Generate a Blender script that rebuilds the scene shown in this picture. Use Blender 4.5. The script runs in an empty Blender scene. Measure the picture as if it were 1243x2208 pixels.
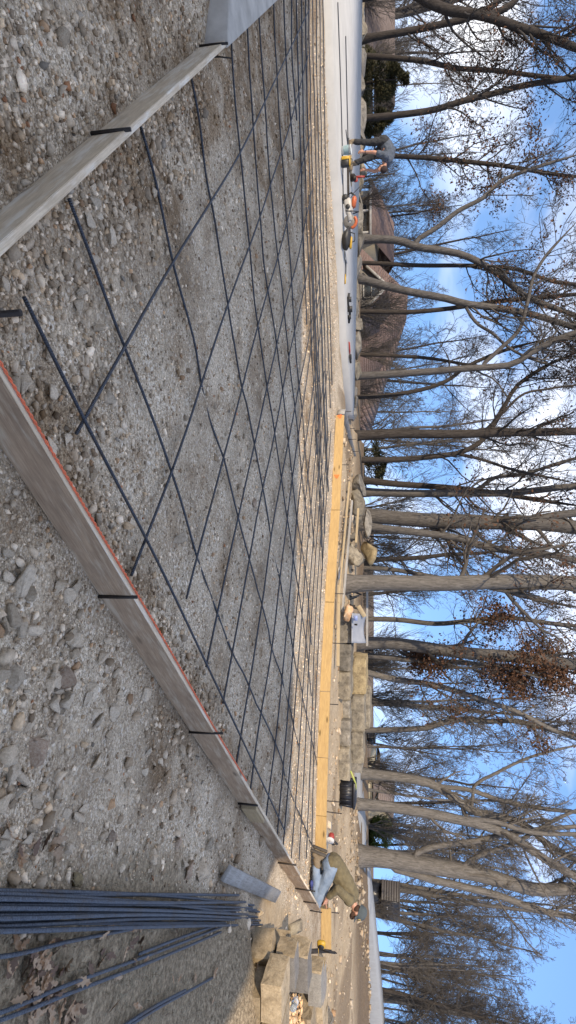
import bpy, bmesh, math, random
import numpy as np
from mathutils import Vector, Matrix, Euler
random.seed(7); rng = np.random.default_rng(11)
SC = bpy.context.scene
COL = SC.collection

# ------------------------------------------------------------------ camera (phone held sideways: rolled 90 degrees)
F, CX, CY, EYE = 1270.0, 1104.0, 621.5, 1.6
PITCH = math.atan(259 / 1270.0)
cd = bpy.data.cameras.new('camera'); cam = bpy.data.objects.new('camera', cd); COL.objects.link(cam)
cd.sensor_fit = 'VERTICAL'; cd.sensor_height = 36.0; cd.sensor_width = 36.0 * 1243 / 2208
cd.lens = 36.0 * F / 2208; cd.clip_start = 0.05; cd.clip_end = 1500
sp, cp = math.sin(PITCH), math.cos(PITCH)
cam.matrix_world = Matrix(((0, -1, 0, 0), (sp, 0, -cp, 0), (cp, 0, sp, EYE), (0, 0, 0, 1)))
SC.camera = cam
# ------------------------------------------------------------------ sky, sun, exposure
SUN = Vector((-0.45, -0.75, 0.50)).normalized()
elev = math.asin(SUN.z); azim = math.atan2(SUN.x, SUN.y)
w = bpy.data.worlds.new('World'); SC.world = w; w.use_nodes = True
nt = w.node_tree; nt.nodes.clear()
def nd(t, ty, **k):
    n = t.nodes.new(ty)
    for a, b in k.items():
        if a == 'inp':
            for i, v in b.items(): n.inputs[i].default_value = v
        else: setattr(n, a, b)
    return n
sky = nd(nt, 'ShaderNodeTexSky', sky_type='NISHITA', sun_disc=False, sun_elevation=elev, sun_rotation=azim,
         altitude=300, air_density=1.0, dust_density=0.0, ozone_density=6.0)
tc = nd(nt, 'ShaderNodeTexCoord')
sx_ = nd(nt, 'ShaderNodeSeparateXYZ'); mz_ = nd(nt, 'ShaderNodeMath', operation='MULTIPLY_ADD', inp={1: 0.60, 2: 0.38}); cx_ = nd(nt, 'ShaderNodeCombineXYZ'); vn_ = nd(nt, 'ShaderNodeVectorMath', operation='NORMALIZE')   # clear blue keeps down to the skyline and goes on behind the falling hillside
for a_, b_ in ((tc.outputs['Generated'], sx_.inputs[0]), (sx_.outputs[0], cx_.inputs[0]), (sx_.outputs[1], cx_.inputs[1]), (sx_.outputs[2], mz_.inputs[0]), (mz_.outputs[0], cx_.inputs[2]), (cx_.outputs[0], vn_.inputs[0]), (vn_.outputs[0], sky.inputs[0])): nt.links.new(a_, b_)
mp = nd(nt, 'ShaderNodeMapping'); mp.inputs['Scale'].default_value = (1.0, 1.0, 2.6); mp.inputs['Location'].default_value = (3.1, 7.3, 9.0)
nz = nd(nt, 'ShaderNodeTexNoise', inp={'Scale': 2.1, 'Detail': 6.0, 'Roughness': 0.5, 'Distortion': 0.35})
rp = nd(nt, 'ShaderNodeValToRGB'); rp.color_ramp.elements[0].position = 0.44; rp.color_ramp.elements[1].position = 0.70
rp.color_ramp.elements[0].color = (0, 0, 0, 1); rp.color_ramp.elements[1].color = (0.62, 0.62, 0.62, 1)
mx = nd(nt, 'ShaderNodeMixRGB', blend_type='MIX'); mx.inputs[2].default_value = (8.2, 8.2, 8.3, 1)
bg = nd(nt, 'ShaderNodeBackground', inp={'Strength': 0.15}); wo = nd(nt, 'ShaderNodeOutputWorld')
L = nt.links.new
L(tc.outputs['Generated'], mp.inputs[0]); L(mp.outputs[0], nz.inputs['Vector']); L(nz.outputs[0], rp.inputs[0])
L(rp.outputs[0], mx.inputs[0]); L(sky.outputs[0], mx.inputs[1]); L(mx.outputs[0], bg.inputs[0]); L(bg.outputs[0], wo.inputs[0])
sl = bpy.data.lights.new('sun', 'SUN'); sl.energy = 2.4; sl.angle = math.radians(0.53); sl.color = (1.0, 0.87, 0.69)
sun = bpy.data.objects.new('sun', sl); COL.objects.link(sun); sun.rotation_euler = (-SUN).to_track_quat('-Z', 'Y').to_euler()
SC.render.engine = 'CYCLES'
try: SC.cycles.max_bounces = 4; SC.cycles.diffuse_bounces = 2; SC.cycles.transparent_max_bounces = 4
except Exception: pass
vs = SC.view_settings; vs.view_transform = 'Standard'; vs.look = 'None'; vs.exposure = 1.04; vs.gamma = 1.0; vs.use_curve_mapping = False
try: vs.use_white_balance = True; vs.white_balance_temperature = 7100; vs.white_balance_tint = 10     # the phone balanced for open shade
except Exception: pass

# ------------------------------------------------------------------ measuring helpers: a photo point -> a place
def ray(px, py):
    u = py - CX; q = px - CY
    return np.array([u, F * cp + q * sp, -F * sp + q * cp])
def G(px, py, z=0.0):                # where the sight line meets height z
    d = ray(px, py); t = (z - EYE) / d[2]
    return np.array([d[0] * t, d[1] * t, z])
def D(px, py, Y):                    # where it reaches depth Y
    d = ray(px, py); t = Y / d[1]
    return np.array([d[0] * t, Y, EYE + d[2] * t])

# ------------------------------------------------------------------ mesh helpers
def link(name, me, mat=None, parent=None, smooth=False):
    if mat is not None:
        for m in (mat if isinstance(mat, (list, tuple)) else [mat]): me.materials.append(m)
    if smooth: me.polygons.foreach_set('use_smooth', [True] * len(me.polygons))
    o = bpy.data.objects.new(name, me); COL.objects.link(o)
    if parent is not None: o.parent = parent
    return o
def mesh_np(name, V, Fa, col=None, along=None):
    V = np.asarray(V, np.float32); me = bpy.data.meshes.new(name)
    Fs = Fa if isinstance(Fa, list) and len(Fa) and isinstance(Fa[0], np.ndarray) and Fa[0].ndim == 2 else [np.asarray(Fa)]
    Fs = [x for x in Fs if len(x)]
    me.vertices.add(len(V)); me.vertices.foreach_set('co', V.ravel())
    nl = sum(x.size for x in Fs); npoly = sum(len(x) for x in Fs)
    me.loops.add(nl); me.loops.foreach_set('vertex_index', np.concatenate([x.ravel() for x in Fs]).astype(np.int32))
    tot = np.concatenate([np.full(len(x), x.shape[1]) for x in Fs]).astype(np.int32)
    me.polygons.add(npoly); me.polygons.foreach_set('loop_start', (np.cumsum(tot) - tot).astype(np.int32))
    try: me.polygons.foreach_set('loop_total', tot)
    except Exception: pass
    if col is not None:
        a = me.color_attributes.new('Col', 'FLOAT_COLOR', 'POINT')
        c = np.ones((len(V), 4), np.float32); c[:, :3] = col; a.data.foreach_set('color', c.ravel())
    if along is not None:
        a = me.attributes.new('along', 'FLOAT', 'POINT'); a.data.foreach_set('value', np.asarray(along, np.float32))
    me.update(calc_edges=True); me.validate()
    return me
class MB:
    def __init__(s): s.v = []; s.f4 = []; s.f3 = []; s.n = 0; s.ng = []
    def add(s, V, f4=(), f3=()):
        V = np.asarray(V, float).reshape(-1, 3); s.v.append(V)
        if len(f4): s.f4.append(np.asarray(f4) + s.n)
        if len(f3): s.f3.append(np.asarray(f3) + s.n)
        s.n += len(V); return s
    def box(s, c, d, R=None, ch=0.0):
        b = bmesh.new(); bmesh.ops.create_cube(b, size=1.0)
        for q in b.verts: q.co = Vector((q.co.x * d[0], q.co.y * d[1], q.co.z * d[2]))
        if ch > 0: bmesh.ops.bevel(b, geom=list(b.edges), offset=ch, segments=1, affect='EDGES')
        b.verts.index_update()
        V = np.array([q.co[:] for q in b.verts])
        if R is not None: V = V @ np.array(R).T
        f4 = [[x.index for x in f.verts] for f in b.faces if len(f.verts) == 4]
        f3 = [[x.index for x in f.verts] for f in b.faces if len(f.verts) == 3]
        b.free(); return s.add(V + np.asarray(c), f4, f3)
    def tube(s, P, r, n=8, caps=True):
        P = np.asarray(P, float); r = np.broadcast_to(np.asarray(r, float), (len(P),))
        V, f4 = tubes(P[None], r[None], n); s.add(V, f4)
        if caps:
            m = len(P)
            for base, c in ((0, P[0]), ((m - 1) * n, P[-1])):
                k = s.n - 0; ring = V[base:base + n]
                idx = np.arange(n)
                s.add(np.vstack([ring, c]), f3=np.stack([idx, (idx + 1) % n, np.full(n, n)], 1))
        return s
    def lathe(s, prof, c=(0, 0, 0), n=20, R=None):
        a = np.linspace(0, 2 * math.pi, n, endpoint=False)
        V = np.concatenate([np.stack([r * np.cos(a), r * np.sin(a), np.full(n, z)], 1) for r, z in prof])
        if R is not None: V = V @ np.array(R).T
        i = np.arange(n); f = []
        for k in range(len(prof) - 1):
            f.append(np.stack([k * n + i, k * n + (i + 1) % n, (k + 1) * n + (i + 1) % n, (k + 1) * n + i], 1))
        return s.add(V + np.asarray(c), np.concatenate(f))
    def prism(s, poly, z0, z1):
        n = len(poly); V = [(x, y, z0) for x, y in poly] + [(x, y, z1) for x, y in poly]; i = np.arange(n)
        s.ng.append([k + s.n + n for k in range(n)]); s.ng.append([k + s.n for k in range(n)][::-1])
        return s.add(V, np.stack([i, (i + 1) % n, n + (i + 1) % n, n + i], 1))
    def arrays(s):
        return np.concatenate(s.v), ([np.concatenate(s.f4)] if s.f4 else []) + ([np.concatenate(s.f3)] if s.f3 else []) + [np.array([g]) for g in s.ng]
    def build(s, name, mat, parent=None, smooth=False, recalc=True, at=None):
        V, Fs = s.arrays(); me = mesh_np(name, V, Fs)
        if recalc:
            b = bmesh.new(); b.from_mesh(me); bmesh.ops.remove_doubles(b, verts=b.verts, dist=1e-5)
            bmesh.ops.recalc_face_normals(b, faces=b.faces); b.to_mesh(me); b.free()
        o = link(name, me, mat, parent, smooth)
        if at is not None: o.location = at
        return o
def tubes(P, r, n):
    """P (M,k,3), r (M,k): batched tubes -> verts, quads"""
    M_, k, _ = P.shape
    T = np.empty_like(P); T[:, 1:-1] = P[:, 2:] - P[:, :-2]; T[:, 0] = P[:, 1] - P[:, 0]; T[:, -1] = P[:, -1] - P[:, -2]
    T /= np.linalg.norm(T, axis=2, keepdims=True) + 1e-9
    Tm = T.mean(1); ref = np.where(np.abs(Tm[:, 2:3]) > 0.8, np.array([[1.0, 0, 0]]), np.array([[0, 0, 1.0]]))
    A = np.cross(T, ref[:, None, :]); A /= np.linalg.norm(A, axis=2, keepdims=True) + 1e-9
    B = np.cross(T, A)
    a = np.linspace(0, 2 * math.pi, n, endpoint=False)
    V = P[:, :, None, :] + r[:, :, None, None] * (A[:, :, None, :] * np.cos(a)[None, None, :, None] + B[:, :, None, :] * np.sin(a)[None, None, :, None])
    b = (np.arange(M_) * k * n)[:, None, None] + (np.arange(k - 1) * n)[None, :, None]
    i = np.arange(n)[None, None, :]; j = (np.arange(n) + 1)[None, None, :] % n
    f = np.stack([b + i, b + j, b + n + j, b + n + i], -1).reshape(-1, 4)
    return V.reshape(-1, 3), f
def lab(o, label, cat, group=None):
    o['label'] = label; o['category'] = cat
    if group: o['group'] = group
    return o
def struct(o): o['kind'] = 'structure'; return o
def empty(name, loc=(0, 0, 0), rz=0.0):
    o = bpy.data.objects.new(name, None); COL.objects.link(o); o.location = loc; o.rotation_euler = (0, 0, rz); o.empty_display_size = 0.1
    return o
def copy_tree(o, parent=None):
    c = o.copy(); COL.objects.link(c); c.parent = parent
    for ch in o.children: copy_tree(ch, c)
    return c
def Rz(a): return np.array([[math.cos(a), -math.sin(a), 0], [math.sin(a), math.cos(a), 0], [0, 0, 1]])
def Rx(a): return np.array([[1, 0, 0], [0, math.cos(a), -math.sin(a)], [0, math.sin(a), math.cos(a)]])
def Ry(a): return np.array([[math.cos(a), 0, math.sin(a)], [0, 1, 0], [-math.sin(a), 0, math.cos(a)]])
def sstep(a, b, x): t = np.clip((x - a) / (b - a), 0, 1); return t * t * (3 - 2 * t)
_lat = np.random.default_rng(5).random((256, 256))
def vn(x, y, f=1.0, o=0):
    x = np.asarray(x) * f + o * 17.3; y = np.asarray(y) * f + o * 9.7
    i = np.floor(x).astype(int); j = np.floor(y).astype(int); u = x - i; v = y - j; u = u * u * (3 - 2 * u); v = v * v * (3 - 2 * v)
    g = lambda a, b: _lat[a % 256, b % 256]
    return (g(i, j) * (1 - u) + g(i + 1, j) * u) * (1 - v) + (g(i, j + 1) * (1 - u) + g(i + 1, j + 1) * u) * v - 0.5
def resample(P, n):
    P = np.asarray(P, float); d = np.r_[0, np.cumsum(np.linalg.norm(np.diff(P, axis=0), axis=1))]; t = np.linspace(0, d[-1], n)
    if len(P) < 3: return np.stack([np.interp(t, d, P[:, k]) for k in range(P.shape[1])], 1)
    # smooth: finite-difference hermite
    m = np.gradient(P, d, axis=0); out = []
    k = np.clip(np.searchsorted(d, t, side='right') - 1, 0, len(P) - 2); h = (d[k + 1] - d[k]); s = ((t - d[k]) / h)[:, None]; h = h[:, None]
    return (2 * s**3 - 3 * s**2 + 1) * P[k] + (s**3 - 2 * s**2 + s) * h * m[k] + (-2 * s**3 + 3 * s**2) * P[k + 1] + (s**3 - s**2) * h * m[k + 1]

# ------------------------------------------------------------------ materials
def new_mat(name):
    m = bpy.data.materials.new(name); m.use_nodes = True; t = m.node_tree
    return m, t, t.nodes['Principled BSDF']
def ramp(t, stops, src=None, interp='LINEAR'):
    r = nd(t, 'ShaderNodeValToRGB'); e = r.color_ramp; e.interpolation = interp
    while len(e.elements) > 1: e.elements.remove(e.elements[-1])
    e.elements[0].position = stops[0][0]; e.elements[0].color = (*stops[0][1], 1)
    for p, c in stops[1:]:
        x = e.elements.new(p); x.color = (*c, 1)
    if src is not None: t.links.new(src, r.inputs[0])
    return r
def mixc(t, fac, a, b, mode='MIX'):
    n = nd(t, 'ShaderNodeMixRGB', blend_type=mode)
    for s, v in ((0, fac), (1, a), (2, b)):
        if isinstance(v, bpy.types.NodeSocket): t.links.new(v, n.inputs[s])
        elif isinstance(v, (int, float)): n.inputs[s].default_value = v
        else: n.inputs[s].default_value = (*v, 1)
    return n.outputs[0]
def noise(t, vec, scale, detail=5, rough=0.6, dist=0.0):
    n = nd(t, 'ShaderNodeTexNoise', inp={'Scale': scale, 'Detail': detail, 'Roughness': rough, 'Distortion': dist}); t.links.new(vec, n.inputs['Vector']); return n
def coords(t, kind='Object', scale=(1, 1, 1)):
    c = nd(t, 'ShaderNodeTexCoord'); m = nd(t, 'ShaderNodeMapping'); m.inputs['Scale'].default_value = scale
    t.links.new(c.outputs[kind], m.inputs[0]); return m.outputs[0]
def world_pos(t, scale=(1, 1, 1)):
    c = nd(t, 'ShaderNodeNewGeometry'); m = nd(t, 'ShaderNodeMapping'); m.inputs['Scale'].default_value = scale
    t.links.new(c.outputs['Position'], m.inputs[0]); return m.outputs[0]
def bump(t, bs, h, strength, dist=0.01, prev=None):
    b = nd(t, 'ShaderNodeBump', inp={'Strength': strength, 'Distance': dist}); t.links.new(h, b.inputs['Height'])
    if prev is not None: t.links.new(prev, b.inputs['Normal'])
    t.links.new(b.outputs[0], bs.inputs['Normal']); return b.outputs[0]
def objrand(t):
    return nd(t, 'ShaderNodeObjectInfo').outputs['Random']
def simple(name, c1, c2=None, scale=6.0, rough=0.7, bmp=0.2, bdist=0.004, metal=0.0, kind='Object', stretch=(1, 1, 1), var=0.0, spec=None, detail=6):
    m, t, b = new_mat(name); v = coords(t, kind, stretch); n = noise(t, v, scale, detail)
    c2 = c2 or tuple(x * 0.7 for x in c1)
    col = ramp(t, [(0.3, c2), (0.7, c1)], n.outputs[0]).outputs[0]
    if var:
        mr = nd(t, 'ShaderNodeMapRange'); mr.inputs[3].default_value = 1 - var; mr.inputs[4].default_value = 1 + var
        t.links.new(objrand(t), mr.inputs[0]); hs = nd(t, 'ShaderNodeHueSaturation'); t.links.new(mr.outputs[0], hs.inputs['Value']); t.links.new(col, hs.inputs['Color']); col = hs.outputs[0]
    t.links.new(col, b.inputs['Base Color']); b.inputs['Roughness'].default_value = rough; b.inputs['Metallic'].default_value = metal
    if spec is not None: b.inputs['Specular IOR Level'].default_value = spec
    if bmp: bump(t, b, n.outputs[0], bmp, bdist)
    return m
def wood(name, c1, c2, stain, stain_amt, bdist=0.002, knots=True, smear=None):
    """grain along local X; boards are modelled along X"""
    m, t, b = new_mat(name)
    co = nd(t, 'ShaderNodeTexCoord'); rnd = objrand(t)
    ad = nd(t, 'ShaderNodeVectorMath', operation='ADD'); cb = nd(t, 'ShaderNodeCombineXYZ'); mul = nd(t, 'ShaderNodeMath', operation='MULTIPLY', inp={1: 37.0})
    t.links.new(rnd, mul.inputs[0]); t.links.new(mul.outputs[0], cb.inputs[0]); t.links.new(mul.outputs[0], cb.inputs[2]); t.links.new(co.outputs['Object'], ad.inputs[0]); t.links.new(cb.outputs[0], ad.inputs[1])
    def mapped(s):
        q = nd(t, 'ShaderNodeMapping'); q.inputs['Scale'].default_value = s; t.links.new(ad.outputs[0], q.inputs[0]); return q.outputs[0]
    g1 = noise(t, mapped((1.2, 22, 22)), 3.0, 6, 0.65, 0.8); g2 = noise(t, mapped((3, 90, 90)), 3.0, 3, 0.6)
    col = ramp(t, [(0.32, c2), (0.66, c1)], g1.outputs[0]).outputs[0]
    col = mixc(t, 0.35, col, ramp(t, [(0.3, tuple(x * 0.55 for x in c2)), (0.6, (1, 1, 1))], g2.outputs[0]).outputs[0], 'MULTIPLY')
    st = noise(t, mapped((2.2, 3, 6)), 2.2, 7, 0.68)
    sm = ramp(t, [(0.45, (0, 0, 0)), (0.68, (stain_amt,) * 3)], st.outputs[0]).outputs[0]
    col = mixc(t, sm, col, stain)
    if smear:
        s2 = noise(t, mapped((1.1, 9, 9)), 2.0, 8, 0.7); col = mixc(t, ramp(t, [(0.5, (0, 0, 0)), (0.62, (0.75,) * 3)], s2.outputs[0]).outputs[0], col, smear)
    if knots:
        vo = nd(t, 'ShaderNodeTexVoronoi', inp={'Scale': 1.0}); t.links.new(mapped((1.7, 5.5, 5.5)), vo.inputs['Vector'])
        kn = ramp(t, [(0.05, (0.9,) * 3), (0.1, (0.35,) * 3), (0.13, (0, 0, 0))], vo.outputs['Distance']).outputs[0]
        col = mixc(t, kn, col, tuple(x * 0.3 for x in c2))
    t.links.new(col, b.inputs['Base Color']); b.inputs['Roughness'].default_value = 0.82; b.inputs['Specular IOR Level'].default_value = 0.25
    p = bump(t, b, g1.outputs[0], 0.5, bdist); bump(t, b, st.outputs[0], 0.3, bdist, p)
    return m

# ground: masks per vertex say where soil, grass, dirt and leaf litter lie
GM, t, b = new_mat('ground_gravel_soil')
P = world_pos(t)
v1 = nd(t, 'ShaderNodeTexVoronoi', inp={'Scale': 62.0, 'Randomness': 1.0}); t.links.new(P, v1.inputs['Vector'])
v2 = nd(t, 'ShaderNodeTexVoronoi', inp={'Scale': 150.0}); t.links.new(P, v2.inputs['Vector'])
n0 = noise(t, P, 0.9, 6, 0.6); n1 = noise(t, P, 5.0, 7, 0.65); n2 = noise(t, P, 60.0, 5, 0.7)
cellc = nd(t, 'ShaderNodeSeparateColor'); t.links.new(v1.outputs['Color'], cellc.inputs[0])
peb = ramp(t, [(0.0, (0.14, 0.11, 0.085)), (0.25, (0.32, 0.255, 0.18)), (0.5, (0.46, 0.38, 0.285)), (0.72, (0.55, 0.47, 0.36)), (0.86, (0.74, 0.68, 0.58)), (0.95, (0.82, 0.77, 0.69)), (1.0, (0.36, 0.22, 0.13))], cellc.outputs[0]).outputs[0]
cell2 = nd(t, 'ShaderNodeSeparateColor'); t.links.new(v2.outputs['Color'], cell2.inputs[0])
fine = ramp(t, [(0.0, (0.16, 0.125, 0.09)), (0.35, (0.36, 0.29, 0.21)), (0.7, (0.50, 0.415, 0.31)), (1.0, (0.80, 0.72, 0.60))], cell2.outputs[0]).outputs[0]
grav = mixc(t, ramp(t, [(0.42, (0.12,) * 3), (0.62, (0.85,) * 3)], n1.outputs[0]).outputs[0], fine, peb)
grav = mixc(t, ramp(t, [(0.42, (0, 0, 0)), (0.66, (0.75,) * 3)], n0.outputs[0]).outputs[0], grav, (0.21, 0.16, 0.11))
n3 = noise(t, P, 2.4, 6, 0.65); grav = mixc(t, ramp(t, [(0.5, (0, 0, 0)), (0.72, (0.6,) * 3)], n3.outputs[0]).outputs[0], grav, (0.58, 0.49, 0.375))
grav = mixc(t, 0.55, grav, ramp(t, [(0.30, (0.45, 0.44, 0.43)), (0.56, (1.6, 1.58, 1.54))], n2.outputs[0]).outputs[0], 'MULTIPLY')
soil = ramp(t, [(0.34, (0.075, 0.056, 0.037)), (0.49, (0.26, 0.205, 0.14)), (0.66, (0.52, 0.425, 0.30))], noise(t, P, 30.0, 9, 0.8).outputs[0]).outputs[0]
tan = ramp(t, [(0.28, (0.24, 0.17, 0.11)), (0.5, (0.42, 0.32, 0.205)), (0.75, (0.54, 0.43, 0.29))], noise(t, P, 9.0, 9, 0.75).outputs[0]).outputs[0]
lit = ramp(t, [(0.3, (0.07, 0.05, 0.035)), (0.55, (0.20, 0.145, 0.095)), (0.75, (0.34, 0.26, 0.18))], noise(t, P, 14.0, 9, 0.8).outputs[0]).outputs[0]
def att(t, n): return nd(t, 'ShaderNodeAttribute', attribute_name=n).outputs['Fac']
grav = mixc(t, att(t, 'm_damp'), grav, (0.56, 0.48, 0.40), 'MULTIPLY')
col = mixc(t, att(t, 'm_soil'), grav, soil); col = mixc(t, att(t, 'm_tan'), col, tan); col = mixc(t, att(t, 'm_litter'), col, lit)
t.links.new(col, b.inputs['Base Color']); b.inputs['Roughness'].default_value = 0.95; b.inputs['Specular IOR Level'].default_value = 0.15
p1 = bump(t, b, v1.outputs['Distance'], 0.55, -0.009); p2 = bump(t, b, v2.outputs['Distance'], 0.5, -0.004, p1); bump(t, b, n1.outputs[0], 0.5, 0.03, p2)

def colstone(name, rough=0.9, tint=(1, 1, 1), bd=0.004, sc=70.0):
    m, t, b = new_mat(name); P = coords(t, 'Object'); n = noise(t, P, sc, 6, 0.7)
    c = nd(t, 'ShaderNodeAttribute', attribute_name='Col').outputs['Color']
    c = mixc(t, 1.0, c, ramp(t, [(0.25, tuple(0.62 * x for x in tint)), (0.7, tuple(1.12 * x for x in tint))], n.outputs[0]).outputs[0], 'MULTIPLY')
    t.links.new(c, b.inputs['Base Color']); b.inputs['Roughness'].default_value = rough; b.inputs['Specular IOR Level'].default_value = 0.2
    bump(t, b, n.outputs[0], 0.5, bd); return m
STONE = colstone('gravel_stone')
def rockmat(name, c1, c2, c3, sc=3.0, bd=0.02):
    m, t, b = new_mat(name); P = coords(t, 'Object'); n = noise(t, P, sc, 9, 0.68, 0.4); n2 = noise(t, P, sc * 6, 7, 0.75); r = objrand(t)
    c = ramp(t, [(0.3, c3), (0.48, c2), (0.68, c1)], n.outputs[0]).outputs[0]
    c = mixc(t, 0.6, c, ramp(t, [(0.3, (0.45, 0.45, 0.45)), (0.6, (1.1, 1.1, 1.1))], n2.outputs[0]).outputs[0], 'MULTIPLY')
    hs = nd(t, 'ShaderNodeHueSaturation'); mr = nd(t, 'ShaderNodeMapRange'); mr.inputs[3].default_value = 0.72; mr.inputs[4].default_value = 1.2
    t.links.new(r, mr.inputs[0]); t.links.new(mr.outputs[0], hs.inputs['Value']); t.links.new(c, hs.inputs['Color'])
    t.links.new(hs.outputs[0], b.inputs['Base Color']); b.inputs['Roughness'].default_value = 0.92; b.inputs['Specular IOR Level'].default_value = 0.2
    p = bump(t, b, n.outputs[0], 0.7, bd); bump(t, b, n2.outputs[0], 0.6, bd * 0.4, p); return m
ROCKM = rockmat('pale_rock', (0.80, 0.69, 0.54), (0.66, 0.55, 0.42), (0.42, 0.33, 0.235), 9.0, 0.008)
ROCKB = rockmat('buff_rock', (0.70, 0.585, 0.445), (0.56, 0.455, 0.335), (0.36, 0.28, 0.20), 9.0, 0.008)
REDROCK = rockmat('rusty_rock', (0.52, 0.43, 0.34), (0.42, 0.31, 0.225), (0.26, 0.16, 0.11), 10.0, 0.008)
LIME = rockmat('limestone', (0.36, 0.315, 0.24), (0.23, 0.20, 0.155), (0.09, 0.08, 0.068), 4.5, 0.02)
LIMEGREY = rockmat('grey_limestone', (0.33, 0.30, 0.255), (0.20, 0.182, 0.155), (0.08, 0.072, 0.062), 3.5, 0.02)
LIMETAN = rockmat('tan_limestone', (0.40, 0.32, 0.19), (0.28, 0.22, 0.13), (0.13, 0.10, 0.065), 4.5, 0.02)
CLOD = rockmat('dirt_clod', (0.26, 0.24, 0.215), (0.18, 0.165, 0.145), (0.10, 0.09, 0.08), 6.0, 0.02)
BLOCKM = rockmat('tan_wall_block', (0.50, 0.40, 0.275), (0.40, 0.315, 0.21), (0.24, 0.185, 0.12), 11.0, 0.012)
BLOCKG = rockmat('grey_wall_block', (0.30, 0.28, 0.26), (0.25, 0.232, 0.212), (0.20, 0.185, 0.17), 12.0, 0.003)
OLDWOOD = wood('weathered_form_wood', (0.50, 0.37, 0.255), (0.35, 0.245, 0.165), (0.23, 0.165, 0.115), 0.6, smear=(0.54, 0.455, 0.35))
EDGEWOOD = wood('cement_smeared_form_wood', (0.78, 0.66, 0.50), (0.62, 0.50, 0.36), (0.46, 0.37, 0.26), 0.55, smear=(0.80, 0.75, 0.66))
NEWWOOD = wood('new_pine', (0.58, 0.41, 0.195), (0.46, 0.305, 0.135), (0.36, 0.24, 0.12), 0.5)
PALEWOOD = wood('pale_pine', (0.52, 0.42, 0.27), (0.40, 0.31, 0.19), (0.30, 0.24, 0.17), 0.5)
GREYWOOD = wood('grey_weathered_wood', (0.40, 0.385, 0.36), (0.29, 0.275, 0.255), (0.48, 0.48, 0.48), 0.5)
CONC = simple('poured_concrete', (0.50, 0.50, 0.49), (0.42, 0.42, 0.415), 2.5, 0.85, 0.35, 0.003, detail=10, spec=0.3)
CONCOLD = simple('old_concrete', (0.68, 0.63, 0.56), (0.46, 0.42, 0.365), 5.0, 0.9, 0.6, 0.004, detail=10)
ASPH = simple('driveway_concrete', (0.36, 0.37, 0.375), (0.30, 0.305, 0.31), 3.0, 0.9, 0.2, 0.004)
DARKSTEEL = simple('dark_steel_stake', (0.045, 0.037, 0.032), (0.02, 0.017, 0.016), 30.0, 0.55, 0.4, 0.001, metal=0.5)
WIRE = simple('black_wire', (0.02, 0.02, 0.022), None, 20, 0.5, 0, metal=0.6)
# rebar: ribs follow the length stored on the mesh
def rebarmat(name, c1, c2, rust):
    m, t, b = new_mat(name); a = nd(t, 'ShaderNodeAttribute', attribute_name='along')
    mu = nd(t, 'ShaderNodeMath', operation='MULTIPLY', inp={1: 2 * math.pi / 0.0115}); t.links.new(a.outputs['Fac'], mu.inputs[0])
    si = nd(t, 'ShaderNodeMath', operation='SINE'); t.links.new(mu.outputs[0], si.inputs[0])
    P = world_pos(t); n = noise(t, P, 7.0, 6, 0.65); n2 = noise(t, P, 120.0, 3, 0.6)
    c = ramp(t, [(0.35, c2), (0.65, c1)], n2.outputs[0]).outputs[0]; c = mixc(t, ramp(t, [(0.5, (0, 0, 0)), (0.72, (0.7,) * 3)], n.outputs[0]).outputs[0], c, rust)
    t.links.new(c, b.inputs['Base Color']); b.inputs['Roughness'].default_value = 0.5; b.inputs['Metallic'].default_value = 0.55
    p = bump(t, b, si.outputs[0], 1.0, 0.0022); bump(t, b, n2.outputs[0], 0.3, 0.0006, p); return m
REBAR = rebarmat('steel_rebar', (0.10, 0.115, 0.145), (0.04, 0.047, 0.062), (0.085, 0.065, 0.05))
REBARB = rebarmat('blue_mill_scale_rebar', (0.15, 0.18, 0.225), (0.055, 0.068, 0.092), (0.12, 0.10, 0.085))
def bark(name, c1, c2, sc=1.0):
    m, t, b = new_mat(name); P = world_pos(t, (1, 1, 0.16)); v = noise(t, P, 26.0 * sc, 7, 0.7, 0.6); n = noise(t, world_pos(t), 1.6, 5, 0.6)
    c = ramp(t, [(0.34, c2), (0.62, c1)], v.outputs[0]).outputs[0]
    c = mixc(t, ramp(t, [(0.4, (0, 0, 0)), (0.7, (0.5,) * 3)], n.outputs[0]).outputs[0], c, tuple(0.5 * (x + y) * 1.1 for x, y in zip(c1, c2)))
    t.links.new(c, b.inputs['Base Color']); b.inputs['Roughness'].default_value = 0.95; b.inputs['Specular IOR Level'].default_value = 0.1
    bump(t, b, v.outputs[0], 0.9, 0.03); return m
BARK = bark('grey_brown_bark', (0.15, 0.138, 0.128), (0.045, 0.041, 0.038))
BARKD = bark('dark_bark', (0.075, 0.065, 0.058), (0.026, 0.022, 0.02))
BARKL = bark('pale_grey_bark', (0.205, 0.19, 0.176), (0.072, 0.066, 0.06))
TWIG = simple('twig_bark', (0.10, 0.088, 0.078), (0.055, 0.048, 0.042), 2.0, 0.9, 0, kind='Object')
TWIGD = simple('dark_twig_bark', (0.055, 0.048, 0.044), (0.03, 0.026, 0.024), 2.0, 0.9, 0)
TWIGL = simple('pale_twig_bark', (0.145, 0.128, 0.112), (0.085, 0.075, 0.066), 2.0, 0.9, 0)
def leafmat(name, cols):
    m, t, b = new_mat(name); P = world_pos(t); n = noise(t, P, 16.0, 3, 0.6)
    c = ramp(t, [(0.25 + 0.5 * i / (len(cols) - 1), x) for i, x in enumerate(cols)], n.outputs[0]).outputs[0]
    t.links.new(c, b.inputs['Base Color']); b.inputs['Roughness'].default_value = 0.75; b.inputs['Specular IOR Level'].default_value = 0.2
    return m
DRYLEAF = leafmat('dry_brown_leaf', [(0.05, 0.026, 0.017), (0.10, 0.052, 0.031), (0.155, 0.085, 0.05)])
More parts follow.
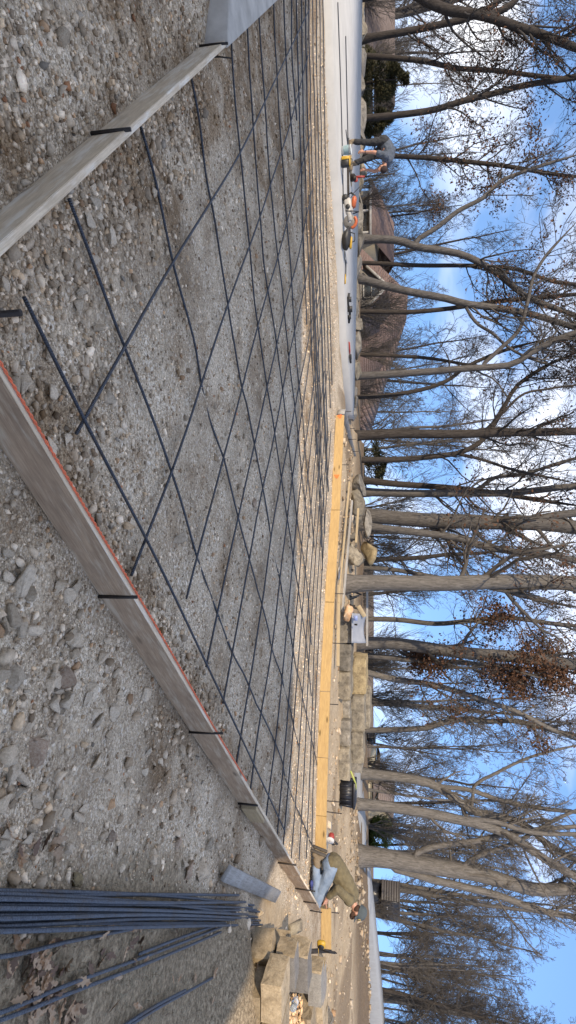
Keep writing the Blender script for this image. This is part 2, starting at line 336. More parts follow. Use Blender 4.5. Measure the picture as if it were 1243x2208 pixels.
GROUNDLEAF = leafmat('faded_oak_leaf', [(0.34, 0.235, 0.155), (0.48, 0.355, 0.25), (0.28, 0.16, 0.085), (0.58, 0.47, 0.355)])
CEDAR = leafmat('cedar_needles', [(0.03, 0.035, 0.018), (0.055, 0.055, 0.028), (0.09, 0.065, 0.035)])
EVERG = leafmat('yellow_green_evergreen', [(0.03, 0.05, 0.015), (0.06, 0.09, 0.025), (0.12, 0.14, 0.04)])
DRYGRASS = leafmat('dry_grass', [(0.16, 0.135, 0.09), (0.27, 0.235, 0.165), (0.36, 0.32, 0.235)])
def plain(name, c, rough=0.6, metal=0.0, var=0.25, sc=25.0):
    return simple(name, c, tuple(x * (1 - var) for x in c), sc, rough, 0.15, 0.001, metal)
# ================================================================== TERRAIN
LC = np.array([-0.70, 1.65]); LD = np.array([-0.726, 0.687]); RD = np.array([0.672, 0.741])     # form corner, left and right form lines
LD /= np.linalg.norm(LD); RD /= np.linalg.norm(RD)
LN = np.array([-LD[1], LD[0]]); LN = LN if LN @ np.array([-1, -1]) > 0 else -LN                    # outward of the left form
RN = np.array([RD[1], -RD[0]])                                                                    # outward of the right form
YB = np.array([(-2.30, 13.40), (-2.19, 13.28), (-0.04, 12.39), (1.34, 11.60), (3.39, 10.78), (4.93, 10.39), (5.91, 10.23), (7.40, 10.90), (8.30, 10.98), (12, 11.5)])
def dl(x, y): return (x - LC[0]) * LN[0] + (y - LC[1]) * LN[1]
def dr(x, y): return (x - LC[0]) * RN[0] + (y - LC[1]) * RN[1]
def dy(x, y): return y - np.interp(x, YB[:, 0], YB[:, 1], left=60)
def dgrass(x, y): return (x - 1.18) * 0.78 - (y - 2.08) * 0.62 + 0.5 * vn(x, y, 1.3, 3)
def damp(x, y):
    """where brown damp soil lies between the stones"""
    a = np.exp(-((dl(x, y) + 0.28) / 0.34) ** 2) * (y < 7) + 0.8 * np.exp(-((dr(x, y) + 0.16) / 0.2) ** 2) * (y < 6.5) + 0.55 * sstep(2.2, 4.6, -x) * (dl(x, y) < 0) + 0.8 * np.exp(-((dl(x, y) - 0.12) / 0.14) ** 2)
    return np.clip(a * (0.25 + 1.3 * sstep(-0.2, 0.22, vn(x, y, 1.7, 61))) + 0.4 * sstep(0.08, 0.26, vn(x, y, 0.9, 62)) + 0.4 * sstep(0.12, 0.3, vn(x, y, 3.3, 63)), 0, 1) * (0.35 + 1.0 * sstep(-0.25, 0.2, vn(x, y, 9.0, 64))) * (np.asarray(y) < 10.5)
def height(x, y):
    x = np.asarray(x, float); y = np.asarray(y, float)
    near = 1 - sstep(14, 24, y)
    h = near * (0.022 * vn(x, y, 1.1, 1) + 0.024 * vn(x, y, 3.6, 2) + 0.010 * vn(x, y, 9.0, 4))
    h = h + 0.035 * sstep(0.03, 0.3, dl(x, y)) * (1 - sstep(1.0, 2.5, dl(x, y))) * near * (y < 9)
    h = h + sstep(0.05, 0.6, dr(x, y)) * near * (0.035 * vn(x, y, 0.9, 5) + 0.014 * vn(x, y, 3.1, 6)) * (dy(x, y) < 0)
    beh = sstep(0.1, 1.2, dy(x, y)) * (x > -3.2)
    h = h + beh * (0.05 + 0.06 * sstep(13, 16, y) + 0.10 * vn(x, y, 0.55, 7) + 0.05 * vn(x, y, 2.0, 8)) * (1 - sstep(20, 30, y))
    sx = sstep(3, 13, x)
    drop = -5.0 * (1 - sx) + -1.3 * sx
    h = h + drop * sstep(19.5 + 2.5 * sx, 42, y) - np.clip(y - 40, 0, None) * (0.10 * (1 - sx) + 0.055 * sx) + 0.5 * vn(x, y, 0.07, 9) * sstep(24, 40, y)
    # soil banked against the front of the block wall
    h = h + 0.30 * np.exp(-((x - 4.6) / 0.75) ** 2 - ((y - 5.05) / 0.6) ** 2)
    return h
xs = np.unique(np.round(np.r_[-260, -180, -120, np.linspace(-90, -16, 50), np.linspace(-16, -6, 60), np.linspace(-6, 8, 260), np.linspace(8, 20, 80), np.linspace(20, 90, 50), 120, 180, 260], 4))
ys = np.unique(np.round(np.r_[-120, -60, np.linspace(-30, 1, 32), np.linspace(1, 11, 210), np.linspace(11, 24, 150), np.linspace(24, 80, 70), 110, 160, 240, 400], 4))
X, Y = np.meshgrid(xs, ys); Z = height(X, Y)
nx, ny = len(xs), len(ys)
i = (np.arange(ny - 1)[:, None] * nx + np.arange(nx - 1)[None]).ravel()
me = mesh_np('ground', np.stack([X, Y, Z], -1).reshape(-1, 3), np.stack([i, i + 1, i + nx + 1, i + nx], 1))
gx, gy = X.ravel(), Y.ravel()
soil = sstep(-0.12, 0.25, dgrass(gx, gy)) * (gy < 7.4) * (dr(gx, gy) > 0.1)
tanm = np.maximum(sstep(0.0, 0.15, dy(gx, gy)) * (gx > -3.5), sstep(5.5, 6.8, gy) * sstep(0.2, 0.5, dr(gx, gy)))
tanm = tanm * (0.75 + 0.5 * vn(gx, gy, 0.8, 12)); soil = soil * (1 - np.clip(tanm, 0, 1) * 0.8)
litt = np.maximum(sstep(15.5, 19, gy + 1.5 * vn(gx, gy, 0.3, 14)), 0)
litt = np.where((gx > -3) & (gy > 12.4) & (gy < 16), np.maximum(litt, sstep(0.05, 0.3, vn(gx, gy, 0.9, 15)) * 0.7), litt)
for n_, a_ in (('m_damp', damp(gx, gy) * (1 - np.clip(tanm, 0, 1))), ('m_soil', soil), ('m_tan', tanm), ('m_litter', litt)):
    at = me.attributes.new(n_, 'FLOAT', 'POINT'); at.data.foreach_set('value', np.clip(a_, 0, 1).astype(np.float32))
ground = struct(link('ground', me, GM, None, True))

# ------------------------------------------------------------------ gravel (loose stones, nobody could count them)
def ico(n):
    b = bmesh.new(); bmesh.ops.create_icosphere(b, subdivisions=n, radius=1.0); b.verts.index_update()
    V = np.array([v.co[:] for v in b.verts]); Fc = np.array([[v.index for v in f.verts] for f in b.faces]); b.free(); return V, Fc
I1, I2, I3 = ico(1), ico(2), ico(3)
CUBE = np.array([[a, b_, c] for c in (-1, 1) for b_ in (-1, 1) for a in (-1, 1)], float) * 0.62
CF = np.array([[0, 2, 3, 1], [4, 5, 7, 6], [0, 1, 5, 4], [2, 6, 7, 3], [0, 4, 6, 2], [1, 3, 7, 5]])
PAL = np.array([(0.42, 0.40, 0.37), (0.50, 0.48, 0.45), (0.35, 0.32, 0.285), (0.30, 0.265, 0.225), (0.45, 0.39, 0.32), (0.25, 0.215, 0.18), (0.60, 0.585, 0.56), (0.36, 0.27, 0.20), (0.33, 0.19, 0.125), (0.24, 0.245, 0.25)]) * np.array([1.62, 1.38, 1.1])
PW = np.array([0.19, 0.18, 0.12, 0.09, 0.11, 0.08, 0.17, 0.04, 0.008, 0.02])
def pebbles(x, y, s, base, r, bury=0.25):
    V0, Fc = base; n = len(x)
    V = np.repeat(V0[None], n, 0) * (1 + r.normal(0, 0.20, (n, len(V0), 1))) + r.normal(0, 0.06, (n, len(V0), 3))
    V *= np.stack([r.uniform(0.8, 1.3, n), r.uniform(0.65, 1.0, n), r.uniform(0.45, 0.8, n)], 1)[:, None, :] * (s * 0.5)[:, None, None]
    if len(V0) == 12:
        for _ in range(4):
            nn = r.normal(size=(n, 3)); nn /= np.linalg.norm(nn, axis=1, keepdims=True); hh = r.uniform(0.2, 0.5, n) * s * 0.5
            dd = (V * nn[:, None, :]).sum(-1); V = V - np.clip(dd - hh[:, None], 0, None)[..., None] * nn[:, None, :]
        V *= 1.25
    a, tl, az = r.uniform(0, 6.28, n), r.normal(0, 0.35, n), r.uniform(0, 6.28, n)
    # tilt about x then turn about z
    c, s_ = np.cos(tl)[:, None], np.sin(tl)[:, None]; y_, z_ = V[:, :, 1] * c - V[:, :, 2] * s_, V[:, :, 1] * s_ + V[:, :, 2] * c
    c, s_ = np.cos(a)[:, None], np.sin(a)[:, None]; x_ = V[:, :, 0]
    V = np.stack([x_ * c - y_ * s_, x_ * s_ + y_ * c, z_], -1)
    V += np.stack([x, y, height(x, y) + s * (0.26 - bury * r.uniform(0, 1, n))], 1)[:, None, :]
    col = PAL[r.choice(len(PAL), n, p=PW / PW.sum())] * r.uniform(0.55, 1.28, (n, 1))
    col = col * (1 - damp(x, y)[:, None] * np.array([0.38, 0.43, 0.48]) * r.uniform(0.2, 1.15, (n, 1)))
    Fa = (Fc[None] + (np.arange(n) * len(V0))[:, None, None]).reshape(-1, Fc.shape[1])
    return V.reshape(-1, 3), Fa, np.repeat(col, len(V0), 0)
def scatter(n, box, keep, r):
    x = r.uniform(box[0], box[1], n); y = r.uniform(box[2], box[3], n); k = keep(x, y, r.random(n)); return x[k], y[k]
def inview(x, y, m=0.35): return (np.abs(x) < y * (1104 / 1270.0) + m) & (y > 1.45)
def gravel(name, parts):
    Vs, F4, F3, Cs, o = [], [], [], [], 0
    for V, Fa, c in parts:
        Vs.append(V); Cs.append(c); (F4 if Fa.shape[1] == 4 else F3).append(Fa + o); o += len(V)
    me = mesh_np(name, np.concatenate(Vs), ([np.concatenate(F4)] if F4 else []) + ([np.concatenate(F3)] if F3 else []), np.concatenate(Cs))
    g = link(name, me, STONE); g['kind'] = 'stuff'; return g
C8 = (CUBE, CF); r1 = np.random.default_rng(21)
# outside the left form: clean washed gravel, thick
parts = []
x, y = scatter(42000, (-6.0, -0.6, 1.4, 7.0), lambda x, y, q: inview(x, y) & (dl(x, y) > 0.06) & (q < np.exp(-(y - 1.6) / 2.6)) & ~((x < -3.7) & (y > 4.45)), r1)
parts.append(pebbles(x, y, np.clip(r1.lognormal(math.log(0.023), 0.38, len(x)), 0.010, 0.05), C8, r1))
x, y = scatter(4200, (-6.0, -0.6, 1.4, 7.0), lambda x, y, q: inview(x, y) & (dl(x, y) > 0.06) & (q < np.exp(-(y - 1.6) / 2.2)) & ~((x < -3.7) & (y > 4.45)), r1)
parts.append(pebbles(x, y, np.clip(r1.lognormal(math.log(0.034), 0.3, len(x)), 0.02, 0.07), I1, r1))
lab(gravel('washed_gravel', parts), 'clean pale crushed gravel lying outside the left form board', 'gravel')
# inside the forms: compacted fines with loose stones near the left form and in a few heaps
parts = []
inside = lambda x, y: (dl(x, y) < -0.06) & (dr(x, y) < -0.05) & (dy(x, y) < -0.1)
heap = lambda x, y: np.maximum.reduce([np.exp(-((x + 0.62) / 0.33) ** 2 - ((y - 2.75) / 0.25) ** 2), 0.9 * np.exp(-((dl(x, y) + 0.25) / 0.28) ** 2) * (y < 4.5), 0.75 * np.exp(-((dr(x, y) + 0.2) / 0.22) ** 2) * (y < 5), 0.4 * np.exp(-((x + 1.6) / 0.5) ** 2 - ((y - 2.7) / 0.4) ** 2)])
x, y = scatter(110000, (-7, 5, 1.5, 9.5), lambda x, y, q: inview(x, y) & inside(x, y) & (q < np.exp(-(y - 1.6) / 2.4) * (0.42 + 0.5 * sstep(-0.1, 0.3, vn(x, y, 2.2, 31)))), r1)
parts.append(pebbles(x, y, np.clip(r1.lognormal(math.log(0.0175), 0.40, len(x)), 0.008, 0.04), C8, r1, 0.4))
x, y = scatter(26000, (-3.5, 2.6, 1.5, 5.0), lambda x, y, q: inview(x, y) & inside(x, y) & (q < heap(x, y) * 0.75), r1)
parts.append(pebbles(x, y, np.clip(r1.lognormal(math.log(0.024), 0.4, len(x)), 0.01, 0.06), C8, r1, 0.2))
x, y = scatter(3800, (-3.5, 2.6, 1.5, 5.0), lambda x, y, q: inview(x, y) & inside(x, y) & (q < heap(x, y) * 0.6), r1)
parts.append(pebbles(x, y, np.clip(r1.lognormal(math.log(0.042), 0.3, len(x)), 0.02, 0.08), I1, r1, 0.2))
x, y = scatter(17000, (-6, 4, 1.6, 8.0), lambda x, y, q: inview(x, y) & inside(x, y) & (q < np.exp(-(y - 1.6) / 3.4) * (0.35 + 0.65 * sstep(-0.15, 0.3, vn(x, y, 1.5, 35)))), r1)
parts.append(pebbles(x, y, np.clip(r1.lognormal(math.log(0.026), 0.33, len(x)), 0.02, 0.06), I1, r1, 0.3))
x, y = scatter(16000, (-9, 6.5, 5.0, 13.2), lambda x, y, q: inview(x, y) & inside(x, y), r1)
parts.append(pebbles(x, y, np.clip(r1.lognormal(math.log(0.024), 0.35, len(x)), 0.012, 0.05), C8, r1, 0.4))
lab(gravel('gravel_bed', parts), 'grey compacted gravel bed under the rebar grid between the forms', 'gravel')
# right of the right form: dusty rubble
parts = []
rub = lambda x, y: (dr(x, y) > 0.07) & (dgrass(x, y) < 0.25) & (y < 9.5) & ~((x > 3.6) & (y > 4.9) & (y < 7.6) & (x > 4.5 - 0.2 * (y - 5)))
x, y = scatter(80000, (-0.4, 7.5, 1.45, 9.5), lambda x, y, q: inview(x, y) & rub(x, y) & (q < np.exp(-(y - 1.6) / 3.2) * (0.30 + 0.6 * sstep(-0.15, 0.25, vn(x, y, 1.7, 33)))), r1)
parts.append(pebbles(x, y, np.clip(r1.lognormal(math.log(0.016), 0.42, len(x)), 0.007, 0.05), C8, r1, 0.35))
x, y = scatter(15000, (-0.4, 7.5, 1.45, 9.5), lambda x, y, q: inview(x, y) & rub(x, y) & (q < np.exp(-(y - 1.6) / 3.5) * (0.35 + 0.65 * sstep(-0.1, 0.3, vn(x, y, 1.7, 33)))), r1)
parts.append(pebbles(x, y, np.clip(r1.lognormal(math.log(0.036), 0.42, len(x)), 0.018, 0.10), I1, r1, 0.35))
lab(gravel('rubble', parts), 'dusty grey rubble and stone chips right of the long right form', 'gravel')
parts = []
x, y = scatter(3200, (-2, 14, 10.2, 16), lambda x, y, q: inview(x, y) & (dy(x, y) > 0.15) & (q < 0.25 + 0.8 * sstep(-0.1, 0.3, vn(x, y, 0.7, 36))), r1)
parts.append(pebbles(x, y, np.clip(r1.lognormal(math.log(0.045), 0.6, len(x)), 0.015, 0.20), C8, r1, 0.35)); parts[-1][2][:] *= 0.7
x, y = scatter(9000, (7, 40, 15, 42), lambda x, y, q: inview(x, y) & (np.abs(y - np.interp(x, [7.5, 9, 11, 14.5, 20, 29, 36], [16.6, 17.6, 19.0, 21.5, 26, 33, 40]) + 1.2) < 0.9 + 0.5 * vn(x, y, 0.4, 9)), r1)
parts.append(pebbles(x, y, np.clip(r1.lognormal(math.log(0.13), 0.45, len(x)), 0.05, 0.24), C8, r1, 0.35)); parts[-1][2][:] *= 0.55
lab(gravel('dirt_rubble', parts), 'tan dirt clods scattered behind the new yellow form boards', 'rubble')
# ------------------------------------------------------------------ rocks one can pick out
def rock_mesh(r, dims, lvl=2, cuts=9, rough=0.05, hh=(0.38, 0.78)):
    V, Fc = (I2 if lvl == 2 else I3); V = V.copy()
    for _ in range(cuts):
        n = r.normal(size=3); n /= np.linalg.norm(n); h = r.uniform(*hh); d = V @ n
        V -= np.outer(np.clip(d - h, 0, None), n)
    V += r.normal(0, rough * 0.35, V.shape)
    V *= np.asarray(dims) * 0.72
    return mesh_np('rock', V, Fc)
RV = [rock_mesh(np.random.default_rng(100 + k), (1.15, 0.95, 0.75), 3, 8, 0.035, (0.26, 0.58)) for k in range(10)]
for m_ in RV: m_.materials.append(ROCKM)
def rock(px, py, size, label, group=None, mat=None, seed=None, z=None, cat='rock'):
    p = G(px, py); k = random.randrange(len(RV)) if seed is None else seed % len(RV)
    me = RV[k]
    if mat is not None: me = me.copy(); me.materials.clear(); me.materials.append(mat)
    o = bpy.data.objects.new('rock', me); COL.objects.link(o)
    o.location = (p[0], p[1], float(height(p[0], p[1])) + size * 0.16); o.scale = (size, size * random.uniform(0.75, 1), size * random.uniform(0.75, 1.0))
    o.rotation_euler = (random.uniform(-0.4, 0.4), random.uniform(-0.4, 0.4), random.uniform(0, 6.28))
    return lab(o, label, cat, group)
special = [((40, 1265), 0.14, 'pointed white rock lying near the left of the rubble foreground', ROCKM, 1), ((118, 1262), 0.085, 'small blue grey rock beside the pointed white rock', ROCKB, 2),
    ((155, 1372), 0.155, 'large rounded grey brown rock beside a stake of the right form', ROCKB, 3), ((163, 1262), 0.085, 'tan rock against the foot of the right form board', ROCKM, 4),
    ((82, 1612), 0.115, 'long rusty tan slab of rock in the rubble', REDROCK, 5), ((36, 1672), 0.115, 'lumpy pale rock at the edge of the dead grass', ROCKM, 6),
    ((128, 1470), 0.12, 'flat brown crumbling clod of rock in the rubble', REDROCK, 7), ((163, 1903), 0.075, 'small cream wedge of stone beside the rebar bundle', LIMETAN, 8),
    ((262, 1868), 0.055, 'round pale pebble on the dead grass above the rebar bundle', ROCKM, 9), ((60, 1808), 0.07, 'pale lumpy stone on the dead grass near the frame edge', ROCKM, 0),
    ((150, 1826), 0.065, 'pale stone with a leaf stuck behind it', ROCKM, 1), ((415, 1075), 0.06, 'single flat brown stone on the gravel bed', ROCKB, 3),
    ((545, 1085), 0.09, 'dark brown oblong stone on the gravel bed among the bars', REDROCK, 2), ((235, 500), 0.10, 'large white angular stone near the left form board', ROCKM, 4),
    ((380, 1165), 0.11, 'white flat stone on the gravel bed between near bars', ROCKM, 6), ((120, 90), 0.085, 'brown oval stone in the clean gravel', ROCKB, 7),
    ((240, 1800), 0.10, 'rust red broken stone above the grass', REDROCK, 3), ((380, 1815), 0.09, 'rust brown stone at the grass edge', REDROCK, 8),
    ((435, 1880), 0.16, 'grey boulder slab lying before the grey plank', ROCKB, 5), ((480, 1875), 0.13, 'pale square rock touching the end of the grey plank', ROCKM, 1),
    ((450, 1825), 0.13, 'pale long rock left of the grey plank', ROCKM, 9), ((405, 1875), 0.14, 'brown crusted rock among the pale rocks by the grass', REDROCK, 4),
    ((555, 1968), 0.10, 'pale pointed stone leaning on the rebar ends', ROCKM, 2), ((205, 710), 0.075, 'brown block of stone beside the bare bar end', ROCKB, 6), ((210, 930), 0.075, 'white sharp stone in the heap under the crossing bars', ROCKM, 3)]
for (q, s, l, m_, sd) in special: rock(q[0], q[1], s, l, None, m_, sd)
for k in range(70):
    while True:
        px, py = random.uniform(0, 480), random.uniform(1180, 1880); g = G(px, py)
        if dr(g[0], g[1]) > 0.15 and dgrass(g[0], g[1]) < 0.15: break
    rock(px, py, random.uniform(0.04, 0.10), 'loose rock half sunk in the dusty rubble right of the right form', 'loose rocks in the rubble', random.choice([ROCKM, ROCKM, ROCKM, ROCKB, ROCKB]))
for k in range(34):
    while True:
        px, py = random.uniform(0, 420), random.uniform(320, 1150); g = G(px, py)
        if (inside(g[0], g[1]) and heap(g[0], g[1]) > 0.3): break
    rock(px, py, random.uniform(0.045, 0.085), 'loose stone lying on the near part of the gravel bed', 'loose stones on the gravel bed', random.choice([ROCKM, ROCKM, ROCKB]))

# ================================================================== FORM BOARDS
def board(name, a, b_, hgt, thick, mat, z0=0.0, tiltz=0.0, ch=0.003, lean=0.0):
    """a plank from a to b (ground points of its centre line), standing on edge; modelled along local X"""
    a = np.asarray(a, float); b_ = np.asarray(b_, float); Lh = np.linalg.norm(b_[:2] - a[:2]); mb = MB()
    n = max(2, int(Lh / 0.5)); bm = bmesh.new(); bmesh.ops.create_cube(bm, size=1.0)
    for v in bm.verts: v.co = Vector((v.co.x * Lh, v.co.y * thick, v.co.z * hgt))
    bmesh.ops.bevel(bm, geom=list(bm.edges), offset=ch, segments=2, affect='EDGES')
    bmesh.ops.recalc_face_normals(bm, faces=bm.faces)
    me = bpy.data.meshes.new(name); bm.to_mesh(me); bm.free()
    o = link(name, me, mat); za = a[2] if len(a) > 2 else z0; zb = b_[2] if len(b_) > 2 else z0
    o.location = ((a[0] + b_[0]) / 2, (a[1] + b_[1]) / 2, (za + zb) / 2 + hgt / 2)
    o.rotation_euler = Euler((lean, -math.atan2(zb - za, Lh), math.atan2(b_[1] - a[1], b_[0] - a[0])), 'XYZ')
    return o
BH, BT = 0.184, 0.038
lo = LC + LN * BT / 2; ro = LC + RN * BT / 2
# left form: one board up to the concrete corner
e = lo + LD * 4.12
o = board('form_board', lo - LD * 0.02, e, BH, BT, EDGEWOOD); lab(o, 'weathered cement smeared form board at the left of the gravel bed', 'form board', 'form boards')
j1 = ro + RD * 5.30; j2 = ro + RD * 8.25; j3 = ro + RD * 10.75
for (a, b_, l) in ((ro - RD * 0.1, j1 - RD * 0.003, 'long weathered brown form board along the near right edge with an orange string'), (j1, j2 - RD * 0.003, 'grey brown form board beyond the wooden splice block'), (j2, j3, 'last short weathered form board beside the kneeling man')):
    o = board('form_board', a, b_, BH, BT, OLDWOOD); lab(o, l, 'form board', 'form boards'); ln = float(np.linalg.norm(b_ - a))
    mb = MB(); mb.box((0, 0, BH / 2 + 0.0015), (ln - 0.004, BT - 0.005, 0.003), None, 0.0008); mb.build('cement_crust', EDGEWOOD, o)
# pale worn top edge strips follow from cement: thin crust lying on the top edge of the right boards
s0 = ro + RD * 5.18 + RN * (BT / 2 + 0.021); s1 = ro + RD * 5.62 + RN * (BT / 2 + 0.021)
lab(board('splice_block', s0, s1, 0.15, 0.038, PALEWOOD, 0.03), 'short wooden splice block fixed outside the right form joint', 'wood block')
# stakes: steel stakes stand on the outer faces
def stake(px, py, top, n, off, dirv, label, r=0.0095, h0=-0.15, lean=(0, 0)):
    base = off; mb = MB(); mb.tube([(0, 0, h0), (lean[0] * 0.5, lean[1] * 0.5, top * 0.5), (lean[0], lean[1], top)], r, 8)
    o = mb.build('form_stake', DARKSTEEL, smooth=False, at=(base[0], base[1], 0.0)); return lab(o, label, 'stake', 'steel stakes')
def along_line(px, py, base, dv, nv):
    g = G(px, py)[:2]; s = (g - base) @ dv; return base + dv * s + nv * (BT / 2 + 0.011)
rs = [((200, 1318), 0.215, 'dark steel stake on the right form nearest the camera'), ((405, 1600), 0.255, 'dark steel stake standing above the right form, second from the camera'), ((508, 1756), 0.20, 'dark steel stake touching the wooden splice block'),
      ((597, 1868), 0.24, 'dark steel stake on the right form left of the kneeling man'), ((635, 1918), 0.30, 'dark steel stake in front of the kneeling man'), ((655, 1944), 0.20, 'dark steel stake second from the end of the right form'), ((668, 1957), 0.21, 'dark steel stake at the far end of the right form')]
for q, tp, l in rs: stake(*q, tp, None, along_line(*q, ro, RD, RN), RD, l, lean=(random.uniform(-0.015, 0.015), 0.01))
stake(0, 0, 0.215, None, along_line(182, 248, lo, LD, LN), LD, 'dark steel stake holding the left form board at its middle', 0.011, lean=(-0.005, 0.02))
stake(0, 0, 0.235, None, along_line(425, 83, lo, LD, LN) + LD * 0.02, LD, 'dark steel stake at the concrete end of the left form board', 0.010, lean=(0.02, 0.0))
pc = LC + LD * 4.17 - LN * 0.04
stake(0, 0, 0.215, None, pc, LD, 'thin grey stake inside the concrete corner', 0.006, lean=(0.05, 0.01))
q = D(45, 682, 1.72); stake(0, 0, q[2], None, (q[0] - 0.012, 1.72), LD, 'dark steel stake top at the near corner of the forms', 0.012)
# orange mason line twisted along the inner top edge
ti = LC + RN * 0.004; n = 620; s = np.linspace(0.15, 4.6, n); ph = s * 95
mb = MB()
for k in range(2):
    a = ph + k * math.pi; sag = 0.004 * np.sin(s * 3.1)
    Pp = np.stack([ti[0] + RD[0] * s + RN[0] * (0.0036 * np.cos(a) + 0.006 * np.sin(s * 2.3)), ti[1] + RD[1] * s + RN[1] * (0.0036 * np.cos(a) + 0.006 * np.sin(s * 2.3)), BH + 0.0085 + 0.0036 * np.sin(a)], 1)
    mb.tube(Pp, 0.0032, 5)
STRING = plain('orange_mason_line', (0.9, 0.20, 0.09), 0.7)
lab(mb.build('mason_line', STRING, smooth=True), 'twisted orange string line along the top of the right form', 'string')

# ================================================================== EXISTING CONCRETE
SZ = 0.186
near = [G(714, 0, .16)[:2] + [0, .05], G(725, 300, .16)[:2], G(737, 500, .16)[:2], G(748, 750, .16)[:2], G(760, 893, .16)[:2]]
far = [G(764, 905, .16)[:2], G(770, 600, .16)[:2], G(778, 300, .16)[:2], G(782, 0, .16)[:2], np.array([-30, 21.0]), np.array([-30, 10.9]), np.array([-14, 10.9])]
mb = MB(); mb.prism([tuple(p) for p in far[::-1][:1] + []] and [tuple(p) for p in near + far], -0.25, 0.16)
slab = struct(mb.build('concrete_slab', CONC))
c0 = LC + LD * 4.14
poly = [c0 - LN * 0.01, c0 + np.array([-1.2, 0.14]), c0 + np.array([-9.0, 0.9]), np.array([-14.2, 10.6]), np.array([-10.6, 11.0]), c0 + LD * 9.35 - LN * 0.01]
mb = MB(); mb.prism([tuple(p) for p in poly], -0.2, SZ)
struct(mb.build('concrete_apron', CONCOLD))
# driveway beyond the dirt on the right
dpts = [((764, 1655), (781, 1655)), ((772, 1740), (787, 1740)), ((783, 1840), (796, 1840)), ((796, 1950), (808, 1950)), ((808, 2060), (819, 2060)), ((822, 2215), (832, 2215)), ((833, 2400), (841, 2400))]
V = []; 
for a, b_ in dpts:
    A, B_ = G(*a, z=0.12), G(*b_, z=0.12); V += [A, B_]
V = np.array(V); k = np.arange(len(dpts) - 1) * 2
Vd = V.copy(); Vd[:, 2] -= 0.8
nV = len(V); f = np.concatenate([np.stack([k, k + 2, k + 3, k + 1], 1), np.stack([k, k + nV, k + 2 + nV, k + 2], 1), np.stack([k + 1, k + 3, k + 3 + nV, k + 1 + nV], 1)])
struct(link('driveway', mesh_np('driveway', np.vstack([V, Vd]), f), ASPH))

# ================================================================== REBAR
RR = 0.0088
def bar(pts, label, group, z=0.045, r=RR, mat=REBAR, sink=0.0, px=True, name='rebar', sides=8):
    P = np.array([G(*p, z=z) if px else p for p in pts], float)
    n = max(8, int(np.linalg.norm(P[-1] - P[0]) / 0.10)); P = resample(P, n)
    if sink: P[:, 2] += np.clip(sink * 2.0 * vn(P[:, 0], P[:, 1], 1.6, 41), -0.05, 0.006)
    d = np.r_[0, np.cumsum(np.linalg.norm(np.diff(P, axis=0), axis=1))]
    V, f4 = tubes(P[None], np.full((1, n), r), sides); idx = np.arange(sides)
    V = np.vstack([V, P[0], P[-1]]); cap = np.concatenate([np.stack([(idx + 1) % sides, idx, np.full(sides, n * sides)], 1), np.stack([(n - 1) * sides + idx, (n - 1) * sides + (idx + 1) % sides, np.full(sides, n * sides + 1)], 1)])
    c = P.mean(0); me = mesh_np(name, V - c, [f4, cap], None, np.r_[np.repeat(d, sides), 0, 0])
    o = link(name, me, mat, None, True); o.location = c
    return lab(o, label, 'rebar', group)
gA, gB = 'bars laid along the right form', 'bars laid along the left form'
A = [[(52, 640), (180, 900), (320, 1170), (445, 1430), (530, 1610), (613, 1788)],
     [(147, 428), (191, 540), (270, 754), (327, 900), (397, 1100), (467, 1303), (540, 1488), (594, 1604), (638, 1731), (676, 1825)],
     [(308, 272), (338, 405), (372, 568), (411, 709), (439, 821), (478, 973), (513, 1116), (563, 1299), (590, 1400), (623, 1506), (648, 1612)],
     [(410, 160), (431, 270), (450, 394), (493, 670), (524, 833), (567, 1056), (605, 1243), (635, 1400), (662, 1546), (684, 1650)],
     [(499, 90), (510, 242), (524, 394), (549, 636), (578, 832), (602, 1000), (632, 1201), (660, 1386), (672, 1500)],
     [(533, 40), (546, 281), (569, 552), (596, 735), (627, 1000), (640, 1108), (660, 1240), (672, 1390)],
     [(556, -20), (574, 270), (597, 529), (610, 635), (634, 861), (650, 1000), (668, 1160)],
     [(590, -20), (602, 259), (620, 480), (640, 760), (662, 1000), (678, 1180)],
     [(612, -20), (622, 200), (634, 345)], [(628, -20), (633, 170), (640, 260)], [(639, -20), (645, 200), (652, 420), (662, 700)], [(651, -20), (656, 260), (662, 480), (672, 720), (684, 980)],
     [(659, -20), (664, 250), (672, 520), (690, 900), (701, 1150)], [(666, -20), (672, 330), (682, 640), (694, 900)], [(674, -20), (679, 250), (687, 560), (698, 840), (706, 1050)], [(682, -20), (687, 300), (697, 640), (708, 950)], [(689, -20), (694, 300), (703, 640), (714, 880)], [(696, -20), (701, 300), (710, 640), (717, 830)], [(666, 420), (680, 800), (693, 1180)], [(672, 560), (686, 860), (696, 1230)], [(684, 470), (700, 860), (709, 1060)]]
ordn = ['first', 'second', 'third', 'fourth', 'fifth', 'sixth', 'seventh', 'eighth', 'ninth', 'tenth', 'eleventh', 'twelfth', 'thirteenth', 'fourteenth', 'fifteenth', 'sixteenth', 'seventeenth', 'eighteenth', 'nineteenth', 'twentieth', 'twenty first']
for k, p in enumerate(A):
    lab_ = ('nearest rebar beside the right form with its bare end at the corner' if k == 0 else ordn[k] + ' rebar from the right form among those running towards the kneeling man')
    bar(p, lab_, gA, z=0.066 if k == 0 else 0.030, sink=0.0 if k == 0 else (0.038 if k < 4 else 0.012), r=RR if k < 8 else 0.0108)
